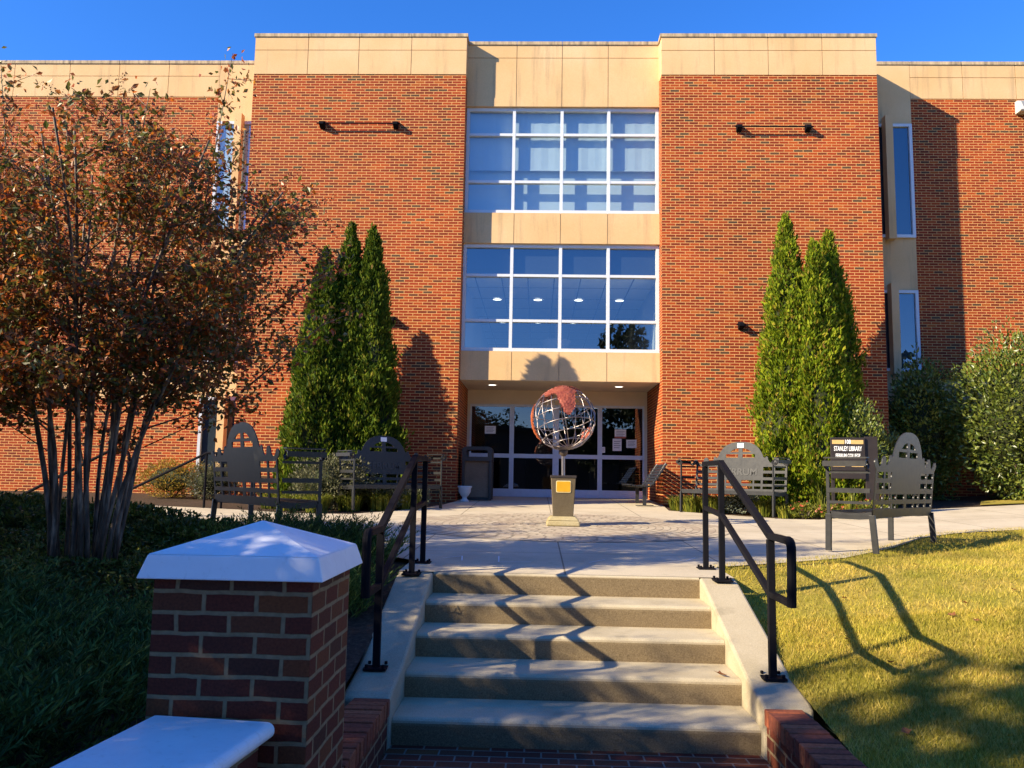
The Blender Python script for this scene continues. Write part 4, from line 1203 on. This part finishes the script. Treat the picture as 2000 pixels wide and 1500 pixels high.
arborvitae(5.70, -1.05, 5.75, 0.80, 'half shaded columnar evergreen next to the narrow windows')

# --- rounded shrubs
def shrub(name, x, y, rx, ry, h, mat, n, leaf, label, cat='shrub', group=None, z=None, spiky=0.4, core='arb_core'):
    z0 = (base(x, y) if z is None else z) - 0.02
    t = thing(name, label, cat, (x, y, z0), group=group)
    st = MB()
    for k in range(5):
        a = k * 1.26 + x
        st.tube([(0.04 * math.cos(a), 0.04 * math.sin(a), 0), (rx * .4 * math.cos(a), ry * .4 * math.sin(a), h * .55)], [0.018 * h + 0.004, 0.006], 5)
    st.build('stems', MATS['bark'], t)
    ph = rng.random(6) * 6.28
    d = rand_dirs(n); 
    th = np.arctan2(d[:, 1], d[:, 0])
    lump = 1 + 0.10 * np.sin(3 * th + ph[0] + 3 * d[:, 2]) + 0.10 * np.sin(5 * th + ph[1] - 5 * d[:, 2]) + 0.07 * np.sin(8 * d[:, 2] + ph[2] + 7 * th)
    rad_ = (0.62 + 0.40 * rng.random(n) ** 0.6) * lump
    c = d * rad_[:, None] * np.array([rx, ry, h * 0.52]) + np.array([0, 0, h * 0.5])
    c[:, 2] = np.maximum(c[:, 2], 0.02 + 0.04 * rng.random(n))
    ax = unit(d + np.array([0, 0, 0.5]) + spiky * rng.normal(size=(n, 3)) * 1.5)
    foliage('foliage', c, ax, leaf * (0.7 + 0.6 * rng.random(n)), leaf * 0.45 * (0.7 + 0.6 * rng.random(n)), mat, t)
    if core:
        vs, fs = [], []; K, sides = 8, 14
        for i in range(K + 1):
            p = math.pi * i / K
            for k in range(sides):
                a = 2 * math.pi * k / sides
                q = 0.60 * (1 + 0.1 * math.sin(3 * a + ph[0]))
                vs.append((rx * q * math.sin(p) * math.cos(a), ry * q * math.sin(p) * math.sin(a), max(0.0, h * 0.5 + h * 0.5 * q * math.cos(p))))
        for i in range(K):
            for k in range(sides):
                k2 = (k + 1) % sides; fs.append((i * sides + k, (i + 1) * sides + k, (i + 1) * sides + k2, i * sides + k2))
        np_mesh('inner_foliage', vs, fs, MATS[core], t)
    return t
shrub('holly_bush', 9.75, -0.55, 1.35, 1.1, 3.35, MATS['holly'], 15000, 0.10, 'big sunlit glossy holly bush at the right edge before the brick wing', 'bush')
shrub('holly_bush', 8.15, 0.35, 0.80, 0.7, 2.95, MATS['holly'], 8000, 0.10, 'dark holly bush in the shade below the narrow windows', 'bush')
shrub('holly_bush', 11.6, -0.3, 1.2, 1.0, 3.0, MATS['holly'], 5000, 0.11, 'glossy holly bush cut by the right edge of the photo', 'bush')
shrub('laurel_bush', 6.75, -0.7, 0.65, 0.6, 1.5, MATS['holly'], 4500, 0.08, 'low dark bush between the sign and the shaded holly', 'bush')
shrub('laurel_bush', 5.72, -2.35, 0.50, 0.45, 2.0, MATS['holly'], 4000, 0.075, 'leafy bush growing against the sunlit evergreens by the sign', 'bush')
shrub('olive_shrub', -3.95, -3.05, 0.75, 0.55, 0.95, MATS['olive_shrub'], 5000, 0.06, 'grey olive shrub behind the shaded ornate bench', group=None)
shrub('yellow_shrub', -7.95, -0.5, 0.8, 0.5, 0.80, MATS['yellow_shrub'], 4000, 0.05, 'bright yellow autumn shrub at the foot of the brick wing')
shrub('olive_shrub', -7.0, -0.8, 0.55, 0.5, 0.75, MATS['olive_shrub'], 3500, 0.05, 'brownish shrub beside the yellow shrub behind the pipe rail')
for (x, y, r, h, lab) in ((-2.55, -2.0, .27, .42, 'grey green mound plant nearest the entrance in the left bed'),
                          (-2.85, -2.75, .28, .40, 'grey green mound plant in the middle of the left bed edge'),
                          (-3.2, -2.3, .3, .42, 'grey green mound plant under the dark bench in the left bed'),
                          (3.55, -2.2, .34, .45, 'grey green mound plant under the sunlit bench')):
    shrub('mound_plant', x, y, r, r, h, MATS['lavender'], 1500, 0.05, lab, 'plant', 'grey green mound plants in the beds', core='arb_core')

def tuft(x, y, r, h, n, mat, label, name='border_grass', group='grassy tufts in the beds', z=None, lean=0.6):
    t = thing(name, label, 'plant', (x, y, (base(x, y) if z is None else z) - 0.02), group=group)
    a = rng.random(n) * 6.283; q = r * 0.45 * np.sqrt(rng.random(n))
    p0 = np.stack([q * np.cos(a), q * np.sin(a), np.zeros(n)], 1)
    b = a + rng.normal(size=n) * 0.5
    ln = h * (0.6 + 0.5 * rng.random(n)); le = lean * (0.3 + rng.random(n))
    o = np.stack([np.cos(b), np.sin(b), np.zeros(n)], 1)
    p1 = p0 + o * (ln * le * 0.4)[:, None] + np.array([0, 0, 1]) * (ln * 0.7)[:, None]
    p2 = p0 + o * (ln * le * 1.1)[:, None] + np.array([0, 0, 1]) * (ln * (1 - 0.45 * le))[:, None]
    s = np.stack([-np.sin(b), np.cos(b), np.zeros(n)], 1) * 0.007
    v = np.concatenate([np.stack([p0 - s, p0 + s, p1 + s, p1 - s], 1).reshape(-1, 3), np.stack([p1 - s, p1 + s, p2 + s * .2, p2 - s * .2], 1).reshape(-1, 3)])
    f = np.arange(len(v)).reshape(-1, 4)
    np_mesh('blades', v, f, mat, t)
    return t
k = 0
for (x, y, r, h) in ((-3.55, -3.3, .4, .36), (-3.05, -3.1, .42, .38), (-2.6, -2.75, .4, .38), (-4.0, -3.75, .4, .36), (-3.6, -2.8, .42, .4), (-4.6, -3.4, .45, .34), (-5.0, -3.0, .45, .36)):
    tuft(x, y, r, h, 420, MATS['liriope'], ['yellow green grassy tuft in front of the dark bench', 'yellow green grassy tuft below the shaded evergreens'][k > 3]); k += 1
for (x, y, r, h) in ((2.75, -1.75, .4, .36), (3.05, -2.1, .4, .40), (3.35, -1.9, .42, .42), (3.85, -2.7, .38, .36), (2.55, -1.35, .36, .32), (4.15, -3.1, .36, .30)):
    tuft(x, y, r, h, 420, MATS['liriope'], 'green grassy tuft under the sunlit bench')
tuft(4.75, -3.05, .22, .62, 40, MATS['liriope'], 'tall pale iris clump left of the sign', 'iris', 'iris clumps by the sign', lean=0.25)
tuft(5.0, -3.75, .2, .55, 34, MATS['liriope'], 'tall pale iris clump directly before the sign', 'iris', 'iris clumps by the sign', lean=0.25)
for (x, y, r, h, lab) in ((4.35, -3.35, .26, .28, 'low flowering plant with coral blooms left of the irises'), (4.75, -3.5, .26, .24, 'low flowering plant with coral blooms at the bed edge'),
                          (5.3, -3.8, .26, .3, 'low flowering plant with coral blooms under the sign'), (5.9, -2.75, .3, .34, 'low flowering plant with coral blooms right of the sign')):
    t = shrub('flowering_plant', x, y, r, r, h, MATS['liriope'], 900, 0.05, lab, 'plant', 'low flowering plants by the sign', core=None)
    n = 26; d = rand_dirs(n); d[:, 2] = np.abs(d[:, 2])
    foliage('blooms', d * np.array([r, r, h * .6]) + np.array([0, 0, h * .5]), rand_dirs(n), np.full(n, .05), np.full(n, .045), MATS['red_flower'], t)['kind'] = 'stuff'

# --- crepe myrtle
def crepe(x, y, z, label):
    t = thing('crepe_myrtle', label, 'tree', (x, y, z), group='crepe myrtles along the walk')
    rnd = random.Random(11)
    wood = MB(); LC, LA, LL = [], [], []; SC = []
    def leafy(p, q, n, spread=0.05):
        p, q = np.array(p), np.array(q)
        d = q - p; L = np.linalg.norm(d); d = d / max(L, 1e-6)
        ts = rng.random(n)
        c = p + ts[:, None] * (q - p) + rng.normal(size=(n, 3)) * spread
        LC.append(c); LA.append(unit(0.6 * d + rng.normal(size=(n, 3)) + np.array([0, 0, -0.15]))); LL.append(0.042 + 0.030 * rng.random(n))
    def env(px, py, pz):
        """1 inside the crown"""
        rxy = math.hypot(px, py)
        u = (pz - 1.25) / 3.0
        if u < 0 or u > 1.08: return 0
        R = 1.9 * math.sqrt(max(0, 1 - ((u - 0.30) / 0.76) ** 2))
        return rxy < R
    ns = 19
    for i in range(ns):
        a = i * 2.399 + 0.4
        rb = 0.05 + 0.25 * math.sqrt((i + 0.5) / ns)
        bx, by = rb * math.cos(a), rb * math.sin(a) * 0.7
        out = 0.2 + 1.25 * ((i + 0.5) / ns) ** 0.9
        ht = 3.55 - 0.55 * ((i + .5) / ns) + rnd.uniform(-.3, .45)
        aa = a + rnd.uniform(-.35, .35)
        tx, ty = bx + out * math.cos(aa) * (1.0 if math.cos(aa) > 0 else 0.5), by + out * math.sin(aa)
        pts = []; rr = []
        K = 9; wob = rnd.uniform(-.06, .06), rnd.uniform(-.06, .06)
        r0 = rnd.uniform(0.013, 0.023)
        for k in range(K + 1):
            u = k / K
            e = u ** 1.9
            pts.append(Vector((bx + (tx - bx) * e + wob[0] * math.sin(u * 7 + i), by + (ty - by) * e + wob[1] * math.sin(u * 6 + 2 * i), -0.08 + (ht + 0.08) * u)))
            rr.append(r0 * (1 - 0.72 * u) + 0.003)
        wood.tube(pts, rr, 7)
        leafy(pts[-2], pts[-1], 40, 0.07)
        nb = 10
        for j in range(nb):
            u = 0.36 + 0.6 * (j + rnd.random() * .6) / nb
            k = min(K - 1, int(u * K)); f = u * K - k
            p = pts[k].lerp(pts[k + 1], f)
            ba = aa + rnd.uniform(-1.9, 1.9)
            L = rnd.uniform(0.45, 0.95) * (1.15 - 0.5 * u)
            up = rnd.uniform(0.15, 0.9)
            q = p + Vector((math.cos(ba), math.sin(ba), up)).normalized() * L
            for _ in range(6):
                if env(*q): break
                q = p.lerp(q, 0.82)
            mid = p.lerp(q, 0.5) + Vector((0, 0, 0.04))
            br = rr[k] * 0.5
            wood.tube([p, mid, q], [br, br * .7, 0.003], 5)
            leafy(mid, q, 30, 0.08)
            for m_ in range(5):
                s = p.lerp(q, 0.35 + 0.65 * rnd.random())
                ta = ba + rnd.uniform(-1.6, 1.6)
                e2 = s + Vector((math.cos(ta), math.sin(ta), rnd.uniform(-.35, .8))).normalized() * rnd.uniform(.2, .42)
                wood.tube([s, e2], [0.004, 0.0018], 3, cap=False)
                leafy(s, e2, 32 if s.z < 2.5 else 21, 0.06)
                if rnd.random() < 0.7 and e2.z > 1.6: SC.append((e2, (e2 - s).normalized()))
    # long leading shoots above and beyond the crown
    for (ax_, ay_, az_, L) in ((0.85, 0.2, 3.4, 1.25), (-1.0, 0.0, 3.3, 1.15), (0.2, .3, 3.4, .55), (-.3, -.2, 3.4, .5), (1.2, 0, 3.0, .6), (1.55, 0.1, 2.5, .55), (1.55, -0.2, 1.9, .5), (-1.5, 0.3, 2.7, .6), (0.5, -0.5, 3.3, .6)):
        p = Vector((ax_ * 0.85, ay_, az_ - 0.5)); q = Vector((ax_ * 1.08, ay_, az_ + L * .9)) if abs(ax_) < 1.2 else Vector((ax_ + .5 * (1 if ax_ > 0 else -1), ay_, az_ + .15))
        wood.tube([p, p.lerp(q, .5), q], [0.009, 0.006, 0.002], 5)
        leafy(p, q, 190, 0.085)
        for m_ in range(5):
            s = p.lerp(q, 0.25 + 0.15 * m_); e2 = s + Vector((rnd.uniform(-.3, .3), rnd.uniform(-.3, .3), rnd.uniform(0, .25)))
            wood.tube([s, e2], [0.004, 0.002], 3, cap=False); leafy(s, e2, 24, 0.05)
    # a few low side shoots
    for (a, h0) in ((3.0, 0.9), (0.4, 0.95), (2.2, 0.8)):
        p = Vector((0.4 * math.cos(a), 0.4 * math.sin(a), h0)); q = p + Vector((math.cos(a), math.sin(a), 0.55)).normalized() * 0.7
        wood.tube([p, q], [0.006, 0.002], 4); leafy(p.lerp(q, .5), q, 45, 0.08)
    wood.build('stems', MATS['bark'], t, smooth=True)
    foliage('leaves', np.concatenate(LC), np.concatenate(LA), np.concatenate(LL), np.concatenate(LL) * 0.58, MATS['crepe'], t)
    c, a_, l_ = [], [], []
    for (e2, d) in SC:
        n = 34; ts = rng.random(n)
        cc = np.array(e2) + np.array(d) * (ts * 0.18)[:, None] + rng.normal(size=(n, 3)) * (0.035 * (1.1 - ts))[:, None]
        c.append(cc); a_.append(rand_dirs(n)); l_.append(np.full(n, 0.015))
    foliage('seed_heads', np.concatenate(c), np.concatenate(a_), np.concatenate(l_), np.concatenate(l_) * 0.9, MATS['seed'], t)
    return t
ct = crepe(-3.98, -11.0, 0.06, 'multi stemmed crepe myrtle with reddish autumn leaves rising from the juniper bed')
for (x, y, z, rz, sc, lab) in ((-7.5, -14.85, -0.3, 1.9, 1.1, 'crepe myrtle standing out of view left of the camera'),
                               (-6.57, -16.6, -0.3, 3.7, 1.06, 'crepe myrtle standing behind the camera far left of the walk'),
                               (-9.4, -10.95, -0.1, 0.7, 1.3, 'crepe myrtle farther left in line with the bench, out of view'),
                               (-11.0, -14.2, -0.2, 5.0, 1.1, 'crepe myrtle farthest left of the walk, out of view'),
                               (-6.2, -14.95, -0.35, 4.2, 0.88, 'smallest crepe myrtle, out of view to the left of the pillar'),
                               (-5.5, -16.9, -0.4, 5.5, 0.9, 'crepe myrtle nearest behind the camera on its left side'),
                               (-6.5, -11.6, -0.1, 4.9, 0.85, 'crepe myrtle just outside the left edge, nearest to the one in view'),
                               (-8.2, -9.9, -0.1, 2.6, 1.0, 'crepe myrtle just outside the left edge, level with the far bench')):
    o = copy_tree(ct); o.location = (x, y, z); o.rotation_euler = (0, 0, rz); o.scale = (sc, sc, sc); o['label'] = lab

# --- junipers: sprays of needles on arching stems
def juniper(name, pts, h, mat, label, n_spray, length=0.34, cat='juniper', kind=None, group=None, needle=0.05, up=0.75):
    """pts: function giving (N,3) base points and (N,) heights"""
    P, H = pts(n_spray)
    m = 22
    a = rng.random(n_spray) * 6.283
    dirv = unit(np.stack([np.cos(a), np.sin(a), up * (0.5 + rng.random(n_spray))], 1))
    L = length * (0.6 + 0.7 * rng.random(n_spray))
    ts = np.tile(np.linspace(0.05, 1.0, m), (n_spray, 1))
    c = P[:, None, :] + np.array([0, 0, 1.0]) * H[:, None, None] + dirv[:, None, :] * (ts * L[:, None])[:, :, None]
    c[:, :, 2] -= (ts ** 2 * L[:, None]) * 0.28
    sd = unit(np.cross(dirv, np.array([0, 0, 1.0])))
    alt = np.where(np.arange(m) % 2 == 0, 1, -1)[None, :, None]
    ax = dirv[:, None, :] * 0.85 + sd[:, None, :] * alt * 0.55 + rng.normal(size=(n_spray, m, 3)) * 0.22
    ax = unit(ax.reshape(-1, 3)); c = c.reshape(-1, 3)
    c = c + ax * needle * 0.4
    n = len(c)
    o = foliage(name, c, ax, needle * (0.8 + 0.6 * rng.random(n)) * (1.15 - 0.5 * ts.reshape(-1)), np.full(n, needle * 0.13 + 0.002), mat)
    tag(o, label, cat, group, kind)
    return o
def bed_pts(x0, x1, y0, y1, hf):
    def f(n):
        x = x0 + (x1 - x0) * rng.random(n); y = y0 + (y1 - y0) * rng.random(n)
        z = np.array([bed_z(a, b) for a, b in zip(x, y)]); H = np.array([hf(a, b) for a, b in zip(x, y)]) * rng.random(n) ** 0.5
        return np.stack([x, y, z], 1), H
    return f
# low ground cover near the pillar
juniper('juniper_groundcover', bed_pts(-5.6, -2.12, -15.6, -12.6, lambda x, y: 0.30 + 0.08 * math.sin(3 * x + 2 * y)), 0, MATS['juniper'], 'dark feathery juniper ground cover left of the brick pillar', 4200, 0.42, 'ground cover', 'stuff', None, 0.075, 1.2)
def leafy_cover(name, x0, x1, y0, y1, hf, n, leaf, mat, label):
    x = x0 + (x1 - x0) * rng.random(n); y = y0 + (y1 - y0) * rng.random(n)
    z = np.array([bed_z(a, b) + hf(a, b) * (0.35 + 0.65 * q) for a, b, q in zip(x, y, rng.random(n) ** 0.5)])
    o = foliage(name, np.stack([x, y, z], 1), unit(rng.normal(size=(n, 3)) + np.array([0, 0, .6])), leaf * (.6 + .8 * rng.random(n)), leaf * .5 * (.7 + .6 * rng.random(n)), mat)
    return tag(o, label, 'ground cover', None, 'stuff')
leafy_cover('leafy_groundcover', -6.2, -1.75, -12.9, -9.7, lambda x, y: 0.24 + 0.1 * math.sin(2.3 * x + 1) * math.cos(3 * y), 42000, 0.045, MATS['hedge'], 'low leafy ground cover under the crepe myrtle')
# individual spreading junipers behind the crepe myrtle and along the plaza edge
for (x, y, rx, ry, h, lab) in ((-6.2, -8.6, 1.0, .8, .50, 'spreading juniper farthest left behind the crepe myrtle stems'),
                               (-4.9, -9.0, .9, .7, .46, 'spreading juniper directly behind the crepe myrtle stems'),
                               (-3.75, -9.5, .75, .55, .34, 'spreading juniper below the ornate bench seen from behind'),
                               (-7.4, -8.9, 1.0, .8, .46, 'spreading juniper at the left edge of the photo')):
    shrub('spreading_juniper', x, y, rx, ry, h, MATS['hedge'], 9000, 0.06, lab, 'juniper', 'spreading junipers behind the crepe myrtle', z=bed_z(x, y), spiky=0.6)
def mound_pts(cx, cy, r, h):
    def f(n):
        a = rng.random(n) * 6.283; q = r * np.sqrt(rng.random(n))
        x, y = cx + q * np.cos(a), cy + q * np.sin(a)
        z = np.array([bed_z(u, v) for u, v in zip(x, y)]); H = h * (1 - (q / r) ** 2) * rng.random(n) ** 0.4
        return np.stack([x, y, z], 1), H
    return f
for (x, y, r, h, lab) in ((-2.75, -9.65, .55, .20, 'spiky juniper with tips against the pale plaza behind the white cap'),
                          (-2.05, -9.95, .45, .16, 'spiky juniper beside the top of the left handrail'),
                          (-2.6, -10.7, .6, .22, 'dark juniper behind the white pyramid cap'),
                          (-1.95, -11.3, .4, .14, 'dark juniper beside the left side wall of the steps')):
    juniper('spiky_juniper', mound_pts(x, y, r, h), 0, MATS['juniper'], lab, 460, 0.42, 'juniper', None, 'spiky junipers at the plaza edge', 0.06, 2.0)

# --- lawn grass and fallen leaves
def grass(n, x0, x1, y0, y1, h):
    x = x0 + (x1 - x0) * rng.random(n); y = y0 + (y1 - y0) * rng.random(n)
    edge = [p for p in lawn_poly]
    keep = np.array([inpoly(a, b, edge) for a, b in zip(x, y)])
    x, y = x[keep], y[keep]; n = len(x)
    z = lawn_z(x, y)
    a = rng.random(n) * 6.283; hh = h * (0.5 + rng.random(n))
    tilt_ = rng.normal(size=(n, 2)) * 0.5
    p = np.stack([x, y, z - 0.004], 1)
    s = np.stack([np.cos(a), np.sin(a), np.zeros(n)], 1) * (0.0022 + 0.0012 * rng.random(n))[:, None]
    tip = p + np.stack([tilt_[:, 0] * hh, tilt_[:, 1] * hh, hh], 1)
    v = np.stack([p - s, p + s, tip], 1).reshape(-1, 3)
    return v
va = grass(120000, 1.40, 4.6, -14.6, -11.0, 0.035)
vb = grass(110000, 1.40, 8.6, -11.0, -5.2, 0.035)
patchy(MATS['grass']); patchy(MATS['turf'])
v = np.concatenate([va, vb])
tag(np_mesh('lawn_grass', v, np.arange(len(v)).reshape(-1, 3), MATS['grass']), 'short yellowing lawn grass right of the steps', 'grass', None, 'stuff')

leaf_spots = [(2.95, -11.2), (3.05, -11.35), (3.2, -10.9), (3.75, -10.6), (2.0, -11.6), (3.9, -11.5), (2.1, -12.1), (4.4, -10.2), (2.6, -13.0), (3.4, -9.6), (2.35, -10.6), (1.75, -13.1)]
def dead_leaf():
    m = MB()
    o = [(0, -.035), (.014, -.02), (.02, 0), (.03, .012), (.012, .018), (0, .04), (-.012, .018), (-.03, .012), (-.02, 0), (-.014, -.02)]
    for i in range(len(o)):
        a, b = o[i], o[(i + 1) % len(o)]
        zc = lambda p: 0.012 + 12 * (p[0] ** 2) + 3 * p[1] ** 2
        m.poly([(0, 0, 0.008), (a[0], a[1], zc(a)), (b[0], b[1], zc(b))])
    return m.build('fallen_leaf', MATS['dead_leaf'])
lf = dead_leaf()
for i, (x, y) in enumerate(leaf_spots):
    o = lf if i == 0 else copy_tree(lf)
    o.location = (x, y, lawn_z(x, y) + 0.02); o.rotation_euler = (random.uniform(-.4, .4), random.uniform(-.4, .4), random.uniform(0, 6)); k = random.uniform(.8, 1.3); o.scale = (k, k, k)
    tag(o, 'dry brown leaf lying on the lawn', 'leaf', 'fallen leaves on the lawn')
o = copy_tree(lf); o.location = (1.0, -12.0, Zs[3] + 0.004); o.rotation_euler = (0.2, 0.1, 1.2); tag(o, 'dry brown leaf lying on a concrete step by the side wall', 'leaf'); del o['group']

# --- what stands behind the camera (mirrored in the glass, plus side trees added against sky glow)
def far_tree(x, y, h, r, label, n=2600, clumps=9, spread=0.45):
    rng = np.random.default_rng(int(abs(x * 31 + y * 17)) + 9)
    t = thing('shade_tree', label, 'tree', (x, y, -1.0), group='trees across the road')
    MB().tube([(0, 0, 0), (0.1, 0, h * .5), (0, 0, h * .85)], [0.2, 0.13, 0.04], 8).build('trunk', MATS['bark'], t)
    d = rand_dirs(n); k = rng.integers(0, clumps, n)
    cc = rng.normal(size=(clumps, 3)) * np.array([r * spread, r * spread, h * .14]) + np.array([0, 0, h * .66])
    c = cc[k] + d * (r * .55 * rng.random(n)[:, None] ** 0.4) * np.array([1, 1, .8])
    k = 1.0 if r < 5 else 2.2
    foliage('crown', c, rand_dirs(n), k * (0.28 + .2 * rng.random(n)), k * (.2 + .1 * rng.random(n)), MATS['far_tree'], t)
    return t
far_tree(-8.2, -21.25, 10.4, 2.7, 'tall shade tree behind the camera to the left', 2600, 18, 0.42)
far_tree(6.6, -25, 10.2, 2.6, 'tree mirrored in the lowest pane row of the middle window', 4200)
for (x, y, h, r) in ((-22, -58, 8.6, 4), (-13, -60, 8, 3.6), (-5, -58, 8.4, 3.8), (4.5, -44, 9.4, 3.4), (9, -43, 9.6, 3.6), (15, -45, 10, 4), (22, -47, 10, 5)):
    far_tree(x, y, h, r, 'distant tree behind the dark block across the road' if y < -50 else 'distant tree before the dark block across the road', 1800)
ft = far_tree(-34, -47, 14.5, 6.5, 'unseen tall tree added far left to block low sky glow', 2600)  # unseen side trees added to cut horizon glow and deepen the shade
ft['group'] = 'unseen trees added to block horizon glow'
for i, (x, y, sc) in enumerate(((-41, -36, 1.0), (-45, -25, 1.05), (-47, -14, 0.95), (-50, -3, 1.0), (-28, -56, 0.9), (32, -50, 1.0), (38, -41, 1.1), (43, -31, 1.0), (46, -20, 1.05), (48, -9, 1.0), (27, -57, .85))):
    o = copy_tree(ft); o.location = (x, y, -1); o.scale = (sc, sc, sc); o.rotation_euler = (0, 0, i * 1.3)
    o['label'] = 'unseen tall tree added far left to block low sky glow' if x < 0 else 'unseen tall tree added far right to block low sky glow'
fb = thing('far_building', 'low dark flat roofed block across the road', 'building', (0, -52, -1.05))
MB().box(-30, 30, -4, 4, 0, 5.9).build('wall', MATS['far_wall'], fb)
MB().box(-30.4, 30.4, -4.4, 4.4, 5.9, 6.2).build('roof', MATS['bin_dark'], fb)
